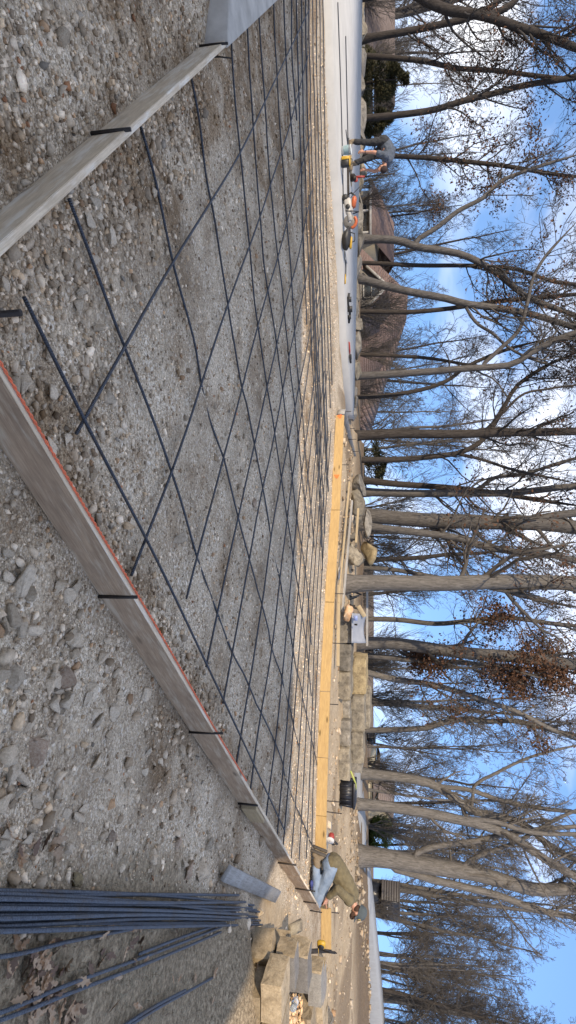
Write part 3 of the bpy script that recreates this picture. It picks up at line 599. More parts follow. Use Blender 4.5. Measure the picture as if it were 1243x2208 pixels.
B = [[(165, 935), (350, 605), (515, 335), (590, 180), (668, 20)], [(284, 1241), (372, 1013), (439, 816), (493, 653), (535, 540), (585, 395), (625, 270), (665, 120)],
     [(403, 1291), (453, 1097), (518, 855), (563, 681), (602, 546), (640, 400), (672, 280)], [(445, 1438), (518, 1097), (549, 957), (580, 821), (611, 681), (645, 546), (675, 400)],
     [(481, 1517), (507, 1381), (557, 1100), (588, 957), (619, 793), (656, 624), (684, 480)], [(510, 1646), (535, 1494), (565, 1305), (594, 1100), (613, 1000), (640, 860), (668, 720), (690, 590)],
     [(540, 1702), (563, 1540), (584, 1419), (605, 1241), (635, 1000), (660, 830), (688, 640)], [(574, 1760), (594, 1600), (613, 1419), (640, 1125), (654, 1000), (676, 840), (700, 640)],
     [(598, 1802), (615, 1608), (632, 1410), (658, 1097), (667, 1000), (690, 800)], [(611, 1825), (634, 1558), (646, 1400), (665, 1160), (680, 990), (700, 800)],
     [(628, 1852), (638, 1731), (659, 1400), (676, 1160), (692, 960), (706, 800)], [(645, 1856), (653, 1723), (668, 1400), (686, 1130), (702, 920)], [(661, 1852), (672, 1577), (678, 1400), (695, 1110), (708, 930)], [(673, 1830), (677, 1630), (687, 1390), (702, 1110), (714, 930)]]
for k, p in enumerate(B):
    bar(p, ordn[k] + ' rebar from the near corner among those running up to the left', gB, z=0.048, sink=0.004)
# tie wires where bars cross
for k, (px, py) in enumerate([(362, 603), (272, 750), (372, 1010), (310, 1172), (484, 990), (563, 681), (440, 815), (536, 1474), (567, 1056), (577, 1735), (608, 1452), (515, 1115)]):
    g = G(px, py, 0.05); mb = MB(); a = random.uniform(0, 3.1)
    th = np.linspace(0, 9.5, 26); mb.tube(np.stack([0.0095 * np.cos(th) * np.cos(a) - 0.004 * np.sin(a) * th / 3, 0.0095 * np.cos(th) * np.sin(a) + 0.004 * np.cos(a) * th / 3, 0.0095 * np.sin(th)], 1), 0.0012, 4)
    mb.tube([(0, 0, 0.008), (0.012 * math.cos(a), 0.012 * math.sin(a), 0.025), (0.02 * math.cos(a + 1), 0.02 * math.sin(a + 1), 0.05)], 0.0012, 4)
    lab(mb.build('tie_wire', WIRE, at=tuple(g)), 'twist of black tie wire where two bars cross', 'tie wire', 'tie wires on the grid')
# bundle lying on the dead grass
gBn = 'bundle of spare bars on the dead grass'
ends = [((0, 1921), (548, 1952)), ((0, 1928), (556, 1978)), ((0, 1938), (530, 1945)), ((0, 1945), (560, 1966)), ((0, 1952), (545, 1958)), ((0, 1958), (535, 1972)), ((0, 1966), (562, 1985)), ((0, 1974), (552, 1962)), ((0, 1981), (540, 1980)), ((0, 1989), (558, 1990)), ((0, 1997), (548, 1985)), ((0, 2008), (566, 1994)), ((0, 1934), (515, 1930))]
for k, (a, b_) in enumerate(ends):
    m_ = (0.5 * (a[0] + b_[0]) + 20, 0.5 * (a[1] + b_[1]) + random.uniform(-10, 6))
    a2 = (-60, a[1] + (a[1] - m_[1]) * 0.1)
    bar([a2, a, m_, b_], ordn[k] + ' blue steel bar of the spare bundle, counted from the rubble side', gBn, z=0.038 + 0.016 * (k % 3) + 0.004 * random.random(), r=0.0098, mat=REBARB)
for k, (p, l) in enumerate([([(-50, 2066), (0, 2063), (150, 2030), (330, 1996), (420, 1985), (500, 1978)], 'single bar splitting off the spare bundle across the grass'),
        ([(-50, 2200), (0, 2184), (130, 2130), (300, 2068), (420, 2022), (500, 1990)], 'upper bar of the pair lying in the oak leaves'), ([(-50, 2216), (0, 2200), (150, 2142), (310, 2080), (430, 2030), (520, 1990)], 'lower bar of the pair lying in the oak leaves'),
        ([(300, 2057), (400, 2018), (500, 1985)], 'short bar beside the pair in the oak leaves'), ([(250, 2230), (330, 2180), (420, 2130), (485, 2093)], 'lower right bar lying alone on the dry grass'), ([(240, 2230), (320, 2178), (400, 2135)], 'short bar beside the lone bar at the lower right')]):
    bar(p, l, 'loose spare bars on the grass', z=0.030 + 0.003 * k, r=0.0092, mat=REBARB)
# ================================================================== TREES
def norm(v): return v / (np.linalg.norm(v, axis=-1, keepdims=True) + 1e-9)
def shoots(P, R, k, r, tmin=0.15, tmax=1.0, ang=(0.5, 1.0), ratio=(0.35, 0.65), rr=0.55, n=5, up=0.10, wob=0.16, rmin=0.0, taper=0.35, lens=None):
    """k side shoots from each polyline of P (M,m,3)"""
    M_, m, _ = P.shape; L_ = np.linalg.norm(np.diff(P, axis=1), axis=2).sum(1)
    t = np.sort(r.uniform(tmin, tmax, (M_, k)), 1); x = t * (m - 1); i = np.clip(x.astype(int), 0, m - 2); f = (x - i)[..., None]
    ar = np.arange(M_)[:, None]; p = P[ar, i] * (1 - f) + P[ar, i + 1] * f; tg = norm(P[ar, i + 1] - P[ar, i])
    rad = (R[ar, i] * (1 - f[..., 0]) + R[ar, i + 1] * f[..., 0]) * rr
    q = r.normal(size=(M_, k, 3)); q -= (q * tg).sum(-1, keepdims=True) * tg; q = norm(q)
    a = r.uniform(*ang, (M_, k))[..., None]; d = norm(tg * np.cos(a) + q * np.sin(a))
    ln = (L_[:, None] if lens is None else lens) * r.uniform(*ratio, (M_, k)) * (1.15 - 0.65 * t)
    p, d, ln, rad = p.reshape(-1, 3), d.reshape(-1, 3), ln.ravel(), np.maximum(rad.ravel(), rmin)
    out = [p]; cur = p
    for s in range(n - 1):
        d = norm(d + r.normal(0, wob, d.shape) + np.array([0, 0, up])); cur = cur + d * (ln / (n - 1))[:, None]; out.append(cur)
    Pn = np.stack(out, 1); Rn = rad[:, None] * np.linspace(1, taper, n)[None]
    return Pn, np.maximum(Rn, rmin * 0.75)
def crown(stems, r, c1=14, c2=5, c3=5, c4=3, t0=0.3, l1=None, leaf=0, leafsz=0.075, fine=0.0048, leafsel=None, clump=16):
    """stems: list of (pts, radii) -> (trunk mesh arrays, branch mesh arrays, leaf arrays)"""
    tb, bb = [], []
    for Ps, Rs in stems: tb.append(tubes(Ps[None], Rs[None], 10))
    twig_src = []
    for Ps, Rs in stems:
        Lh = np.linalg.norm(np.diff(Ps, axis=0), axis=1).sum()
        k1 = max(3, int(c1 * (Lh / 8.0)))
        P1, R1 = shoots(Ps[None], Rs[None], k1, r, t0, 1.0, (0.55, 1.15), (0.8, 1.25), 0.34, 8, 0.09, 0.17, 0.010, 0.3, l1 if l1 is not None else np.array([[Lh * 0.30]]))
        bb.append(tubes(P1, R1, 5))
        P2, R2 = shoots(P1, R1, c2, r, 0.15, 1.0, (0.4, 1.0), (0.35, 0.65), 0.56, 6, 0.07, 0.2, 0.0065); bb.append(tubes(P2, R2, 4))
        P3, R3 = shoots(P2, R2, c3, r, 0.1, 1.0, (0.4, 1.0), (0.4, 0.75), 0.6, 4, 0.05, 0.22, fine * 1.25); bb.append(tubes(P3, R3, 3))
        if c4:
            P4, R4 = shoots(P3, R3, c4, r, 0.1, 1.0, (0.4, 0.95), (0.45, 0.85), 0.7, 3, 0.04, 0.2, fine, 0.7); bb.append(tubes(P4, R4, 3))
        twig_src.append(P3.reshape(-1, 3))
    def cat(l):
        o = 0; V, Fc = [], []
        for v, f in l: V.append(v); Fc.append(f + o); o += len(v)
        return np.concatenate(V), np.concatenate(Fc)
    lv = None
    if leaf:
        T = np.concatenate(twig_src)
        if leafsel is not None:
            k = leafsel(T); T = T[k] if k.sum() > 20 else T
        c = T[r.choice(len(T), max(4, leaf // clump))]
        p = np.repeat(c, clump, 0)[:leaf] + r.normal(0, 0.16, (min(leaf, len(c) * clump), 3))
        lv = leaf_quads(p, leafsz, r)
    return cat(tb), cat(bb), lv
def leaf_quads(p, sz, r):
    n = len(p); a = norm(r.normal(size=(n, 3))); b_ = norm(np.cross(a, r.normal(size=(n, 3)))); s = sz * r.uniform(0.6, 1.3, (n, 1))
    nn = np.cross(a, b_) * s * 0.25
    V = np.stack([p - a * s * 0.6, p + b_ * s * 0.32 + nn, p + a * s * 0.6, p - b_ * s * 0.32 + nn], 1).reshape(-1, 3)
    i = np.arange(n) * 4; return V, np.concatenate([np.stack([i, i + 1, i + 2], 1), np.stack([i, i + 2, i + 3], 1)])
def tree_obj(base, arr, mats, label, group, leafmat=DRYLEAF, name='tree'):
    T, B_, Lf = arr; e = empty(name, base); base = np.asarray(base)
    link('trunk', mesh_np('trunk', T[0] - base, T[1]), mats[0], e, True)
    link('crown', mesh_np('crown', B_[0] - base, B_[1]), mats[1], e, True)
    if Lf is not None: link('dry_leaves', mesh_np('dry_leaves', Lf[0] - base, Lf[1]), leafmat, e)
    return lab(e, label, 'tree', group)
def stem_px(pts, Y, w0, w1, n=26, wobble=0.10, seed=0, ext=2.2):
    """trunk axis from photo points at depth Y; w0, w1 = diameters in photo pixels at foot and at the frame's edge"""
    r = np.random.default_rng(seed); P = np.array([D(px, py, Y) for px, py in pts]); 
    if ext: P = np.vstack([P, P[-1] + norm((P[-1] - P[-2]) * np.array([1, 1, 1]) + np.array([0, 0, 0.4])) * ext])
    P = resample(P, n); ph = r.uniform(0, 6.28); h = P[:, 2] - P[0, 2]
    P[:, 1] += wobble * np.sin(h * 0.55 + ph) * h * 0.16; P[:, 0] += 0.012 * np.sin(h * 2.1 + ph)
    s = Y / F; t = np.linspace(0, 1, n); R = s * 0.5 * (w0 + (w1 - w0) * t); R = R * (1 + 0.35 * np.exp(-h / 0.22)) if w0 > 14 else R
    if ext: R = R * np.clip((1.02 - t) / 0.25, 0.25, 1)
    return P, R
def foot(P, R, gap=0.25):           # take the trunk down to the ground
    z = float(height(P[0, 0], P[0, 1])); 
    if P[0, 2] > z - 0.1:
        P = np.vstack([[P[0, 0], P[0, 1], z - 0.15], P]); R = np.r_[R[0] * 1.08, R]
    return P, R
MG, MD, ML = (BARK, TWIG), (BARKD, TWIGD), (BARKL, TWIGL)
gT = 'bare trees standing behind the building site'
TREES = [ # stems [(points, w0, w1)], depth, material, branch numbers, leaves, label
 ([([(872, -30), (941, 14), (1049, 37), (1110, 58), (1180, 78), (1243, 100)], 22, 13), ([(1049, 37), (1095, 18), (1140, -30)], 14, 8)], 19, MD, (16, 5, 5, 3), 900, 'thick dark leaning tree cut off by the left edge of the wood'),
 ([([(785, 84), (871, 70), (941, 56), (1010, 42), (1055, 20), (1100, -20)], 15, 11)], 21, MD, (14, 5, 5, 2), 300, 'dark slim tree before the big shingled roof'),
 ([([(778, 254), (848, 249), (941, 235), (998, 218), (1059, 206), (1129, 188), (1243, 171)], 14, 10)], 20, MD, (18, 5, 5, 3), 2200, 'leaning dark tree with brown leaves right of the cedar'),
 ([([(790, 120), (848, 124), (913, 131), (988, 145), (1050, 150), (1150, 165)], 12, 8)], 22, MD, (14, 5, 5, 2), 900, 'slim dark tree rising behind the cedar'),
 ([([(775, 332), (843, 335), (951, 342), (1068, 352), (1176, 372)], 11, 7)], 20, MD, (18, 5, 5, 3), 1900, 'thin straight leafy tree behind the bending man'),
 ([([(779, 516), (866, 520), (904, 533), (951, 540), (1000, 550), (1068, 583), (1134, 635), (1190, 660)], 17, 9), ([(890, 523), (941, 492), (988, 455), (1049, 422), (1075, 395), (1130, 370)], 11, 5)], 19, MG, (18, 5, 5, 3), 1500, 'forked grey tree right of the small house with one limb to the left'),
 ([([(770, 567), (894, 572), (1049, 576), (1110, 579), (1199, 607), (1243, 612)], 9, 7)], 19.5, MD, (14, 5, 5, 2), 500, 'thin dark tree at the left corner of the brown roofed house'),
 ([([(770, 600), (819, 614), (857, 623), (904, 633), (960, 644), (1002, 656), (1063, 663), (1134, 673), (1243, 705)], 17, 10), ([(1000, 656), (1030, 700), (1062, 720), (1090, 745)], 7, 4)], 18.5, MG, (16, 5, 5, 3), 900, 'leaning grey tree before the gable of the brown roofed house'),
 ([([(772, 671), (885, 673), (941, 668), (1007, 661), (1090, 650), (1200, 640)], 10, 8)], 20.5, MD, (14, 5, 5, 2), 300, 'straight dark tree in front of the peak of the brown roof'),
 ([([(777, 765), (838, 766), (927, 773), (1010, 785)], 8, 5)], 22, MD, (12, 5, 4, 2), 0, 'thin tree over the right slope of the brown roof'),
 ([([(757, 811), (848, 806), (932, 801), (998, 794), (1049, 790), (1110, 783), (1152, 757), (1199, 733), (1243, 717)], 16, 10), ([(1035, 791), (1082, 748), (1120, 710), (1138, 654), (1150, 600)], 9, 5)], 18, MG, (15, 5, 5, 3), 250, 'grey tree bending left high up, right of the brown roof peak'),
 ([([(766, 856), (838, 852), (894, 844), (932, 834), (965, 820), (1005, 790), (1050, 770)], 10, 6)], 19, MD, (12, 5, 5, 2), 100, 'curved slim tree at the low end of the brown roof'),
 ([([(755, 939), (862, 936), (1000, 935), (1100, 934), (1243, 930)], 21, 14), ([(1040, 935), (1085, 890), (1130, 850), (1180, 840)], 6, 3)], 17.5, MD, (16, 5, 5, 3), 150, 'tall straight dark trunk at the end of the concrete slab'),
 ([([(762, 992), (862, 990), (941, 984), (988, 977), (1035, 954), (1082, 888), (1115, 832), (1160, 800)], 14, 6), ([(985, 978), (1040, 990), (1100, 1010)], 7, 4)], 19, MD, (16, 5, 5, 3), 700, 'dark tree sweeping to the left above, behind the small boulder'),
 ([([(780, 1036), (857, 1043), (941, 1050), (1040, 1058), (1140, 1075)], 15, 8)], 21, MD, (15, 5, 5, 2), 900, 'dark trunk just left of the pale twin trunk behind the boulders'),
 ([([(780, 1062), (941, 1064), (1026, 1064), (1129, 1060), (1243, 1048)], 18, 12), ([(1026, 1064), (1060, 1034), (1129, 1022), (1200, 1000)], 9, 5)], 20, MG, (15, 5, 5, 2), 500, 'grey straight trunk behind the left boulders'),
 ([([(770, 1111), (885, 1119), (1082, 1127), (1150, 1128), (1243, 1138)], 33, 28), ([(1140, 1126), (1200, 1112), (1243, 1106)], 18, 14)], 19, MG, (14, 5, 5, 3), 700, 'thickest grey trunk with furrowed bark behind the boulders'),
 ([([(778, 1134), (857, 1142), (923, 1151), (988, 1161), (1063, 1182), (1129, 1191), (1190, 1198), (1243, 1210)], 17, 11)], 18.3, MG, (15, 5, 5, 3), 800, 'leaning trunk right beside the thickest grey trunk'),
 ([([(780, 1224), (848, 1229), (895, 1236), (960, 1247), (1040, 1262), (1150, 1290)], 10, 7)], 21, MG, (14, 5, 5, 2), 500, 'slim trunk half hidden behind the pale near trunk'),
 ([([(738, 1259), (800, 1258), (941, 1257), (1082, 1254), (1243, 1255)], 36, 25)], 14.6, (BARKL, TWIG), (12, 5, 5, 3), 400, 'pale rough straight trunk nearest behind the yellow boards'),
 ([([(772, 1386), (848, 1388), (927, 1398), (988, 1405), (1059, 1412), (1129, 1417), (1243, 1431)], 25, 23)], 18, MG, (20, 6, 5, 3), 5200, 'thick trunk wrapped in brown leaves behind the stone wall'),
 ([([(768, 1412), (838, 1417), (904, 1424), (1000, 1430), (1100, 1440)], 12, 8)], 18.6, MG, (14, 5, 5, 2), 1400, 'slim trunk close right of the leaf wrapped trunk'),
 ([([(788, 1334), (857, 1337), (941, 1344), (1007, 1339), (1105, 1332), (1200, 1345)], 11, 8)], 21, MG, (14, 5, 5, 2), 700, 'slim grey trunk above the grey sheet'),
 ([([(776, 1447), (862, 1466), (909, 1471), (979, 1489), (1063, 1517), (1110, 1532), (1180, 1570)], 13, 7)], 19, ML, (16, 5, 5, 3), 1200, 'pale tree leaning right above the stone wall'),
 ([([(790, 1574), (862, 1574), (923, 1569), (965, 1555), (998, 1550), (1054, 1555), (1110, 1553), (1200, 1575)], 12, 8)], 20, MG, (15, 5, 5, 3), 300, 'kinked tree rising behind the right end of the stone wall'),
 ([([(776, 1666), (866, 1678), (941, 1696), (979, 1720), (1021, 1748), (1082, 1762), (1129, 1776), (1176, 1814), (1240, 1850)], 21, 8), ([(935, 1695), (1021, 1707), (1060, 1722), (1129, 1738), (1243, 1752)], 10, 6), ([(1015, 1706), (1030, 1688), (1065, 1670), (1125, 1642)], 7, 4)], 19, ML, (15, 5, 5, 3), 0, 'pale many limbed tree left of the black tote'),
 ([([(755, 1733), (848, 1741), (941, 1755), (1002, 1769), (1063, 1785), (1106, 1804), (1176, 1851), (1243, 1893)], 24, 10), ([(985, 1765), (1063, 1770), (1140, 1790), (1243, 1795)], 11, 6)], 17.5, ML, (14, 5, 5, 3), 0, 'pale trunk rising directly behind the black tote'),
 ([([(764, 1846), (824, 1849), (885, 1858), (960, 1872), (1026, 1884), (1096, 1903), (1157, 1921), (1243, 1921)], 41, 15), ([(834, 1868), (871, 1877), (941, 1896), (979, 1905), (1082, 1933), (1152, 1959), (1243, 1980)], 17, 9), ([(885, 1846), (923, 1828), (960, 1820), (1035, 1809), (1100, 1795), (1200, 1785)], 13, 6), ([(1000, 1862), (1050, 1838), (1110, 1815), (1190, 1770)], 9, 5)], 17.8, ML, (12, 5, 5, 3), 0, 'big forked pale tree behind the kneeling man'),
]
for k, (stems, Y, mats, cc, leaf, label) in enumerate(TREES):
    r = np.random.default_rng(300 + k); ss = []
    for j, (pts, w0, w1) in enumerate(stems):
        Ps, Rs = stem_px(pts, Y, w0, w1, seed=k)
        if j == 0: Ps, Rs = foot(Ps, Rs); base = (Ps[0, 0], Ps[0, 1], float(height(Ps[0, 0], Ps[0, 1])))
        else:                                                     # start the limb on the parent's axis
            p0 = ss[0][0]; i_ = np.argmin(np.abs(p0[:, 2] - Ps[0, 2])); Ps[:, 1] += p0[i_, 1] - Ps[0, 1]; Ps[0] = p0[i_]
        ss.append((Ps, Rs))
    ls = None
    if k == 20: ls = lambda T: ((T[:, 2] > 0.9) & (T[:, 2] < 2.6)) | ((T[:, 2] > 3.8) & (T[:, 2] < 6.0))
    arr = crown(ss, r, *cc, t0=0.10 if k == 20 else (0.40 if 5 <= k <= 12 else 0.22), leaf=int(leaf * (1.5 if k == 20 else 1.0)), leafsel=ls, l1=np.array([[random.uniform(1.7, 2.4)]]), leafsz=0.085)
    tree_obj(base, arr, mats, label, gT)
# far wood: a handful of grown trees, copied
def generic(seed, H, r0, mats, cc, nst=1, spread=0.25):
    r = np.random.default_rng(seed); ss = []
    for j in range(nst):
        n = 14; t = np.linspace(0, 1, n); a = r.uniform(0, 6.28); P = np.stack([np.cos(a) * spread * t**1.3 * H * 0.5 + np.cumsum(r.normal(0, 0.05, n)), np.sin(a) * spread * t**1.3 * H * 0.5 + np.cumsum(r.normal(0, 0.05, n)), t * H - 0.1], 1); P[0, :2] = 0
        ss.append((P, r0 * (1 - 0.85 * t) * (1 if j == 0 else 0.7) + 0.006))
    return crown(ss, r, *cc, t0=0.22, l1=np.array([[H * 0.26]]), fine=0.0085)
PROTO = []
for k in range(7):
    arr = generic(500 + k, [11, 12.5, 10, 13, 9.5, 12, 10.5][k], [0.13, 0.16, 0.10, 0.19, 0.09, 0.14, 0.11][k], None, (17, 5, 4, 3), 1 + (k % 3 == 0), 0.22)
    m1, m2 = [MG, MD, ML][k % 3]
    PROTO.append((mesh_np('trunk', arr[0][0], arr[0][1]), mesh_np('crown', arr[1][0], arr[1][1]), m1, m2))
for q in PROTO:
    q[0].materials.append(q[2]); q[1].materials.append(q[3])
def plant(k, x, y, s, rz, label, group, name='tree'):
    e = empty(name, (x, y, float(height(x, y)) - 0.05), rz); e.scale = (s, s, s * random.uniform(0.9, 1.15))
    for nm, me in (('trunk', PROTO[k][0]), ('crown', PROTO[k][1])):
        o = bpy.data.objects.new(nm, me); COL.objects.link(o); o.parent = e
    return lab(e, label, 'tree', group)
random.seed(23)
for i in range(44):                                            # right: wood beyond the driveway
    u = random.uniform(1880, 2330) if i < 32 else random.uniform(1560, 1900); Yd = random.uniform(34, 58); x = (u - CX) / F * Yd
    plant(random.randrange(7), x, Yd, random.uniform(0.75, 1.0), random.uniform(0, 6.28), 'slender bare tree in the thick wood beyond the driveway on the right', 'far wood on the right')
for i in range(30):
    u = random.uniform(-150, 1560); Yd = random.uniform(30, 62); x = (u - CX) / F * Yd
    if 380 < u < 920: Yd = random.uniform(52, 64); x = (u - CX) / F * Yd
    plant(random.randrange(7), x, Yd, random.uniform(0.9, 1.25), random.uniform(0, 6.28), 'distant bare tree standing down the slope behind the nearer trunks', 'far wood down the slope')
# bare brush
BR = []
for k in range(4):
    r = np.random.default_rng(700 + k); n = 26; P = np.zeros((n, 6, 3)); t = np.linspace(0, 1, 6)
    a = r.uniform(0, 6.28, n); ln = r.uniform(1.2, 2.6, n); sp_ = r.uniform(0.1, 0.55, n)
    for j in range(6):
        P[:, j, 0] = np.cos(a) * sp_ * ln * t[j] ** 1.2 + r.normal(0, 0.03, n); P[:, j, 1] = np.sin(a) * sp_ * ln * t[j] ** 1.2 + r.normal(0, 0.03, n); P[:, j, 2] = ln * t[j] - 0.1
    R = 0.011 * (1 - 0.6 * t)[None].repeat(n, 0); P2, R2 = shoots(P, R, 5, r, 0.25, 1, (0.3, 0.8), (0.3, 0.55), 0.7, 4, 0.05, 0.15, 0.006); P3, R3 = shoots(P2, R2, 4, r, 0.1, 1, (0.3, 0.8), (0.4, 0.7), 0.8, 3, 0.03, 0.15, 0.005)
    o = 0; V, Fc = [], []
    for v, f in (tubes(P, R, 4), tubes(P2, R2, 3), tubes(P3, R3, 3)): V.append(v); Fc.append(f + o); o += len(v)
    m_ = mesh_np('brush', np.concatenate(V), np.concatenate(Fc)); m_.materials.append(TWIGL if k % 2 else TWIG); BR.append(m_)
for i in range(46):
    u = random.uniform(0, 2250); Yd = random.uniform(22.5, 33)
    if u > 1850: Yd = random.uniform(30, 42)
    x = (u - CX) / F * Yd; o = bpy.data.objects.new('bare_shrub', BR[i % 4]); COL.objects.link(o); o.location = (x, Yd, float(height(x, Yd))); o.rotation_euler.z = random.uniform(0, 6.28); s = random.uniform(0.8, 1.5); o.scale = (s, s, s)
    lab(o, 'leafless brushy shrub growing between the far trunks', 'shrub', 'leafless shrubs behind the site')
# evergreens
def evergreen(name, base, H, W, mat, n, label, seed, cone=True):
    r = np.random.default_rng(seed); e = empty(name, base); mb = MB(); mb.tube([(0, 0, -0.1), (0.02, 0, H * 0.5), (0, 0.02, H * 0.97)], [0.07, 0.045, 0.01], 8); mb.build('trunk', BARKD, e, True)
    h = r.uniform(0.03, 1, n) ** 0.85; rad = (np.clip(1.05 - h, 0.02, 1) ** 0.7 if cone else np.sqrt(np.clip(1 - (2 * h - 1) ** 2, 0.02, 1))) * W
    k = 34; ba = r.uniform(0, 6.28, k); bh = r.random(k); idx = r.integers(0, k, n)
    a = ba[idx] + r.normal(0, 0.28, n); h = np.clip(bh[idx] + r.normal(0, 0.05, n), 0.02, 0.99); rad = (np.clip(1.05 - h, 0.02, 1) ** 0.7 if cone else np.sqrt(np.clip(1 - (2 * h - 1) ** 2, 0.02, 1))) * W
    q = r.random(n) ** 0.5 * (0.85 + 0.35 * r.random(k)[idx]); p = np.stack([np.cos(a) * rad * q, np.sin(a) * rad * q, h * H + 0.12 * q * H * 0.2], 1)
    s = 0.11; d = norm(np.stack([np.cos(a), np.sin(a), r.uniform(-0.1, 0.9, n)], 1) + r.normal(0, 0.35, (n, 3))); sd = norm(np.cross(d, r.normal(size=(n, 3)))); ln = s * r.uniform(0.6, 1.5, (n, 1))
    V = np.stack([p - sd * ln * 0.16, p + sd * ln * 0.16, p + d * ln], 1).reshape(-1, 3); i_ = np.arange(n) * 3
    link('foliage', mesh_np('foliage', V, np.stack([i_, i_ + 1, i_ + 2], 1)), mat, e); return lab(e, label, 'evergreen')
p = D(780, 180, 23); evergreen('cedar_tree', (p[0], 23, float(height(p[0], 23))), 870 and D(878, 180, 23)[2] - float(height(p[0], 23)), 1.05, CEDAR, 11000, 'dense brown green cedar by the shingled roof', 1)
p = D(780, 262, 25); evergreen('cedar_tree', (p[0], 25, float(height(p[0], 25))), D(845, 262, 25)[2] - float(height(p[0], 25)), 0.8, CEDAR, 6000, 'smaller dark cedar right of the dense one', 2)
p = D(800, 1800, 27); evergreen('evergreen_shrub', (p[0], 27, float(height(p[0], 27))), D(846, 1800, 27)[2] - float(height(p[0], 27)), 0.85, EVERG, 6500, 'yellow green evergreen before the pale gabled house', 3, False)
p = D(800, 1000, 24); evergreen('cedar_tree', (p[0], 24, float(height(p[0], 24))), D(830, 1000, 24)[2] - float(height(p[0], 24)), 0.9, CEDAR, 5000, 'low dark evergreen beside the tall straight trunk', 4, False)

# ================================================================== HOUSES
ROOF = simple('brown_shingle', (0.20, 0.135, 0.115), (0.12, 0.082, 0.07), 9.0, 0.9, 0.5, 0.01, kind='Object')
ROOFG = simple('grey_brown_shingle', (0.20, 0.16, 0.145), (0.12, 0.095, 0.088), 9.0, 0.9, 0.5, 0.01)
SIDE = simple('grey_siding', (0.22, 0.205, 0.19), (0.17, 0.16, 0.15), 6.0, 0.8, 0.1)
SIDET = simple('tan_siding', (0.42, 0.38, 0.29), (0.36, 0.325, 0.25), 6.0, 0.8, 0.1)
SIDEC = simple('cream_siding', (0.58, 0.53, 0.40), (0.50, 0.455, 0.345), 6.0, 0.8, 0.1)
TRIM = plain('white_trim', (0.34, 0.33, 0.31), 0.6, 0, 0.08)
GLASS = simple('dark_window', (0.06, 0.075, 0.09), (0.03, 0.035, 0.045), 2.0, 0.08, 0, spec=0.8)
def slope(mb, A, B_, C, D_, rows, th=0.03):
    """roof plane A,B (eave) C,D (ridge, above B and A) as overlapping shingle courses"""
    A, B_, C, D_ = map(np.asarray, (A, B_, C, D_)); n = norm(np.cross(B_ - A, D_ - A)); n = n if n[2] > 0 else -n
    for k in range(rows):
        t0, t1 = k / rows, (k + 1.15) / rows; t1 = min(t1, 1.0)
        a, b2, c, d = A + (D_ - A) * t0, B_ + (C - B_) * t0, B_ + (C - B_) * t1, A + (D_ - A) * t1
        mb.add([a, b2, c, d, a + n * th * 1.6, b2 + n * th * 1.6, c + n * th * 0.4, d + n * th * 0.4], [[4, 5, 6, 7], [0, 1, 5, 4], [1, 2, 6, 5], [0, 3, 7, 4], [3, 2, 6, 7]])
def window(e, c, ux, w_, h_, parent=None):
    """window in a wall: frame with a recessed pane; ux = unit vector along the wall"""
    ang = math.atan2(ux[1], ux[0]); R = Rz(ang); mb = MB()
    for (dx, dz, sx, sz) in ((-w_ / 2, 0, 0.08, h_ + 0.08), (w_ / 2, 0, 0.08, h_ + 0.08), (0, -h_ / 2, w_, 0.08), (0, h_ / 2, w_, 0.08), (0, 0, w_, 0.04)):
        mb.box(np.asarray(c) + R @ np.array([dx, 0, dz]), (sx, 0.10, sz), R)
    f = mb.build('window', TRIM, e, recalc=True); m2 = MB(); m2.box(np.asarray(c), (w_, 0.03, h_), R); m2.build('pane', GLASS, f)
# house A: hip roof whose peak just reaches eye level
Yh = 38.0
def hp(px, py, Y=Yh): return D(px, py, Y)
apex = hp(880, 662, 42); er = hp(768, 905, 37); el = hp(800, 545, 36); zb = er[2]
gz = float(height(apex[0], 40)); e = empty('house', (apex[0], 40, gz)); off = np.array([apex[0], 40, gz])
mb = MB(); FL = np.array([hp(790, 520, 36)[0], 36, zb]); FR = np.array([er[0], 36.5, zb]); BL = np.array([FL[0], 48, zb]); BRr = np.array([FR[0], 48, zb]); ridge = np.array([apex[0] - 1.0, 42, apex[2]]); ridge2 = np.array([apex[0] + 0.8, 42, apex[2] - 0.1])
slope(mb, FL - off, FR - off, ridge2 - off, ridge - off, 26, 0.025); slope(mb, FR - off, BRr - off, ridge2 - off, ridge2 - off, 20, 0.025); slope(mb, BL - off, FL - off, ridge - off, ridge - off, 20, 0.025); slope(mb, BRr - off, BL - off, ridge - off, ridge2 - off, 10, 0.025)
mb.build('roof', ROOF, e)
mb = MB(); cx_ = (FL[0] + FR[0]) / 2 - off[0]; mb.box((cx_, 2.2, (zb - gz) / 2), (FR[0] - FL[0] - 1.0, 11, zb - gz + 0.1)); mb.build('wall', SIDE, e)
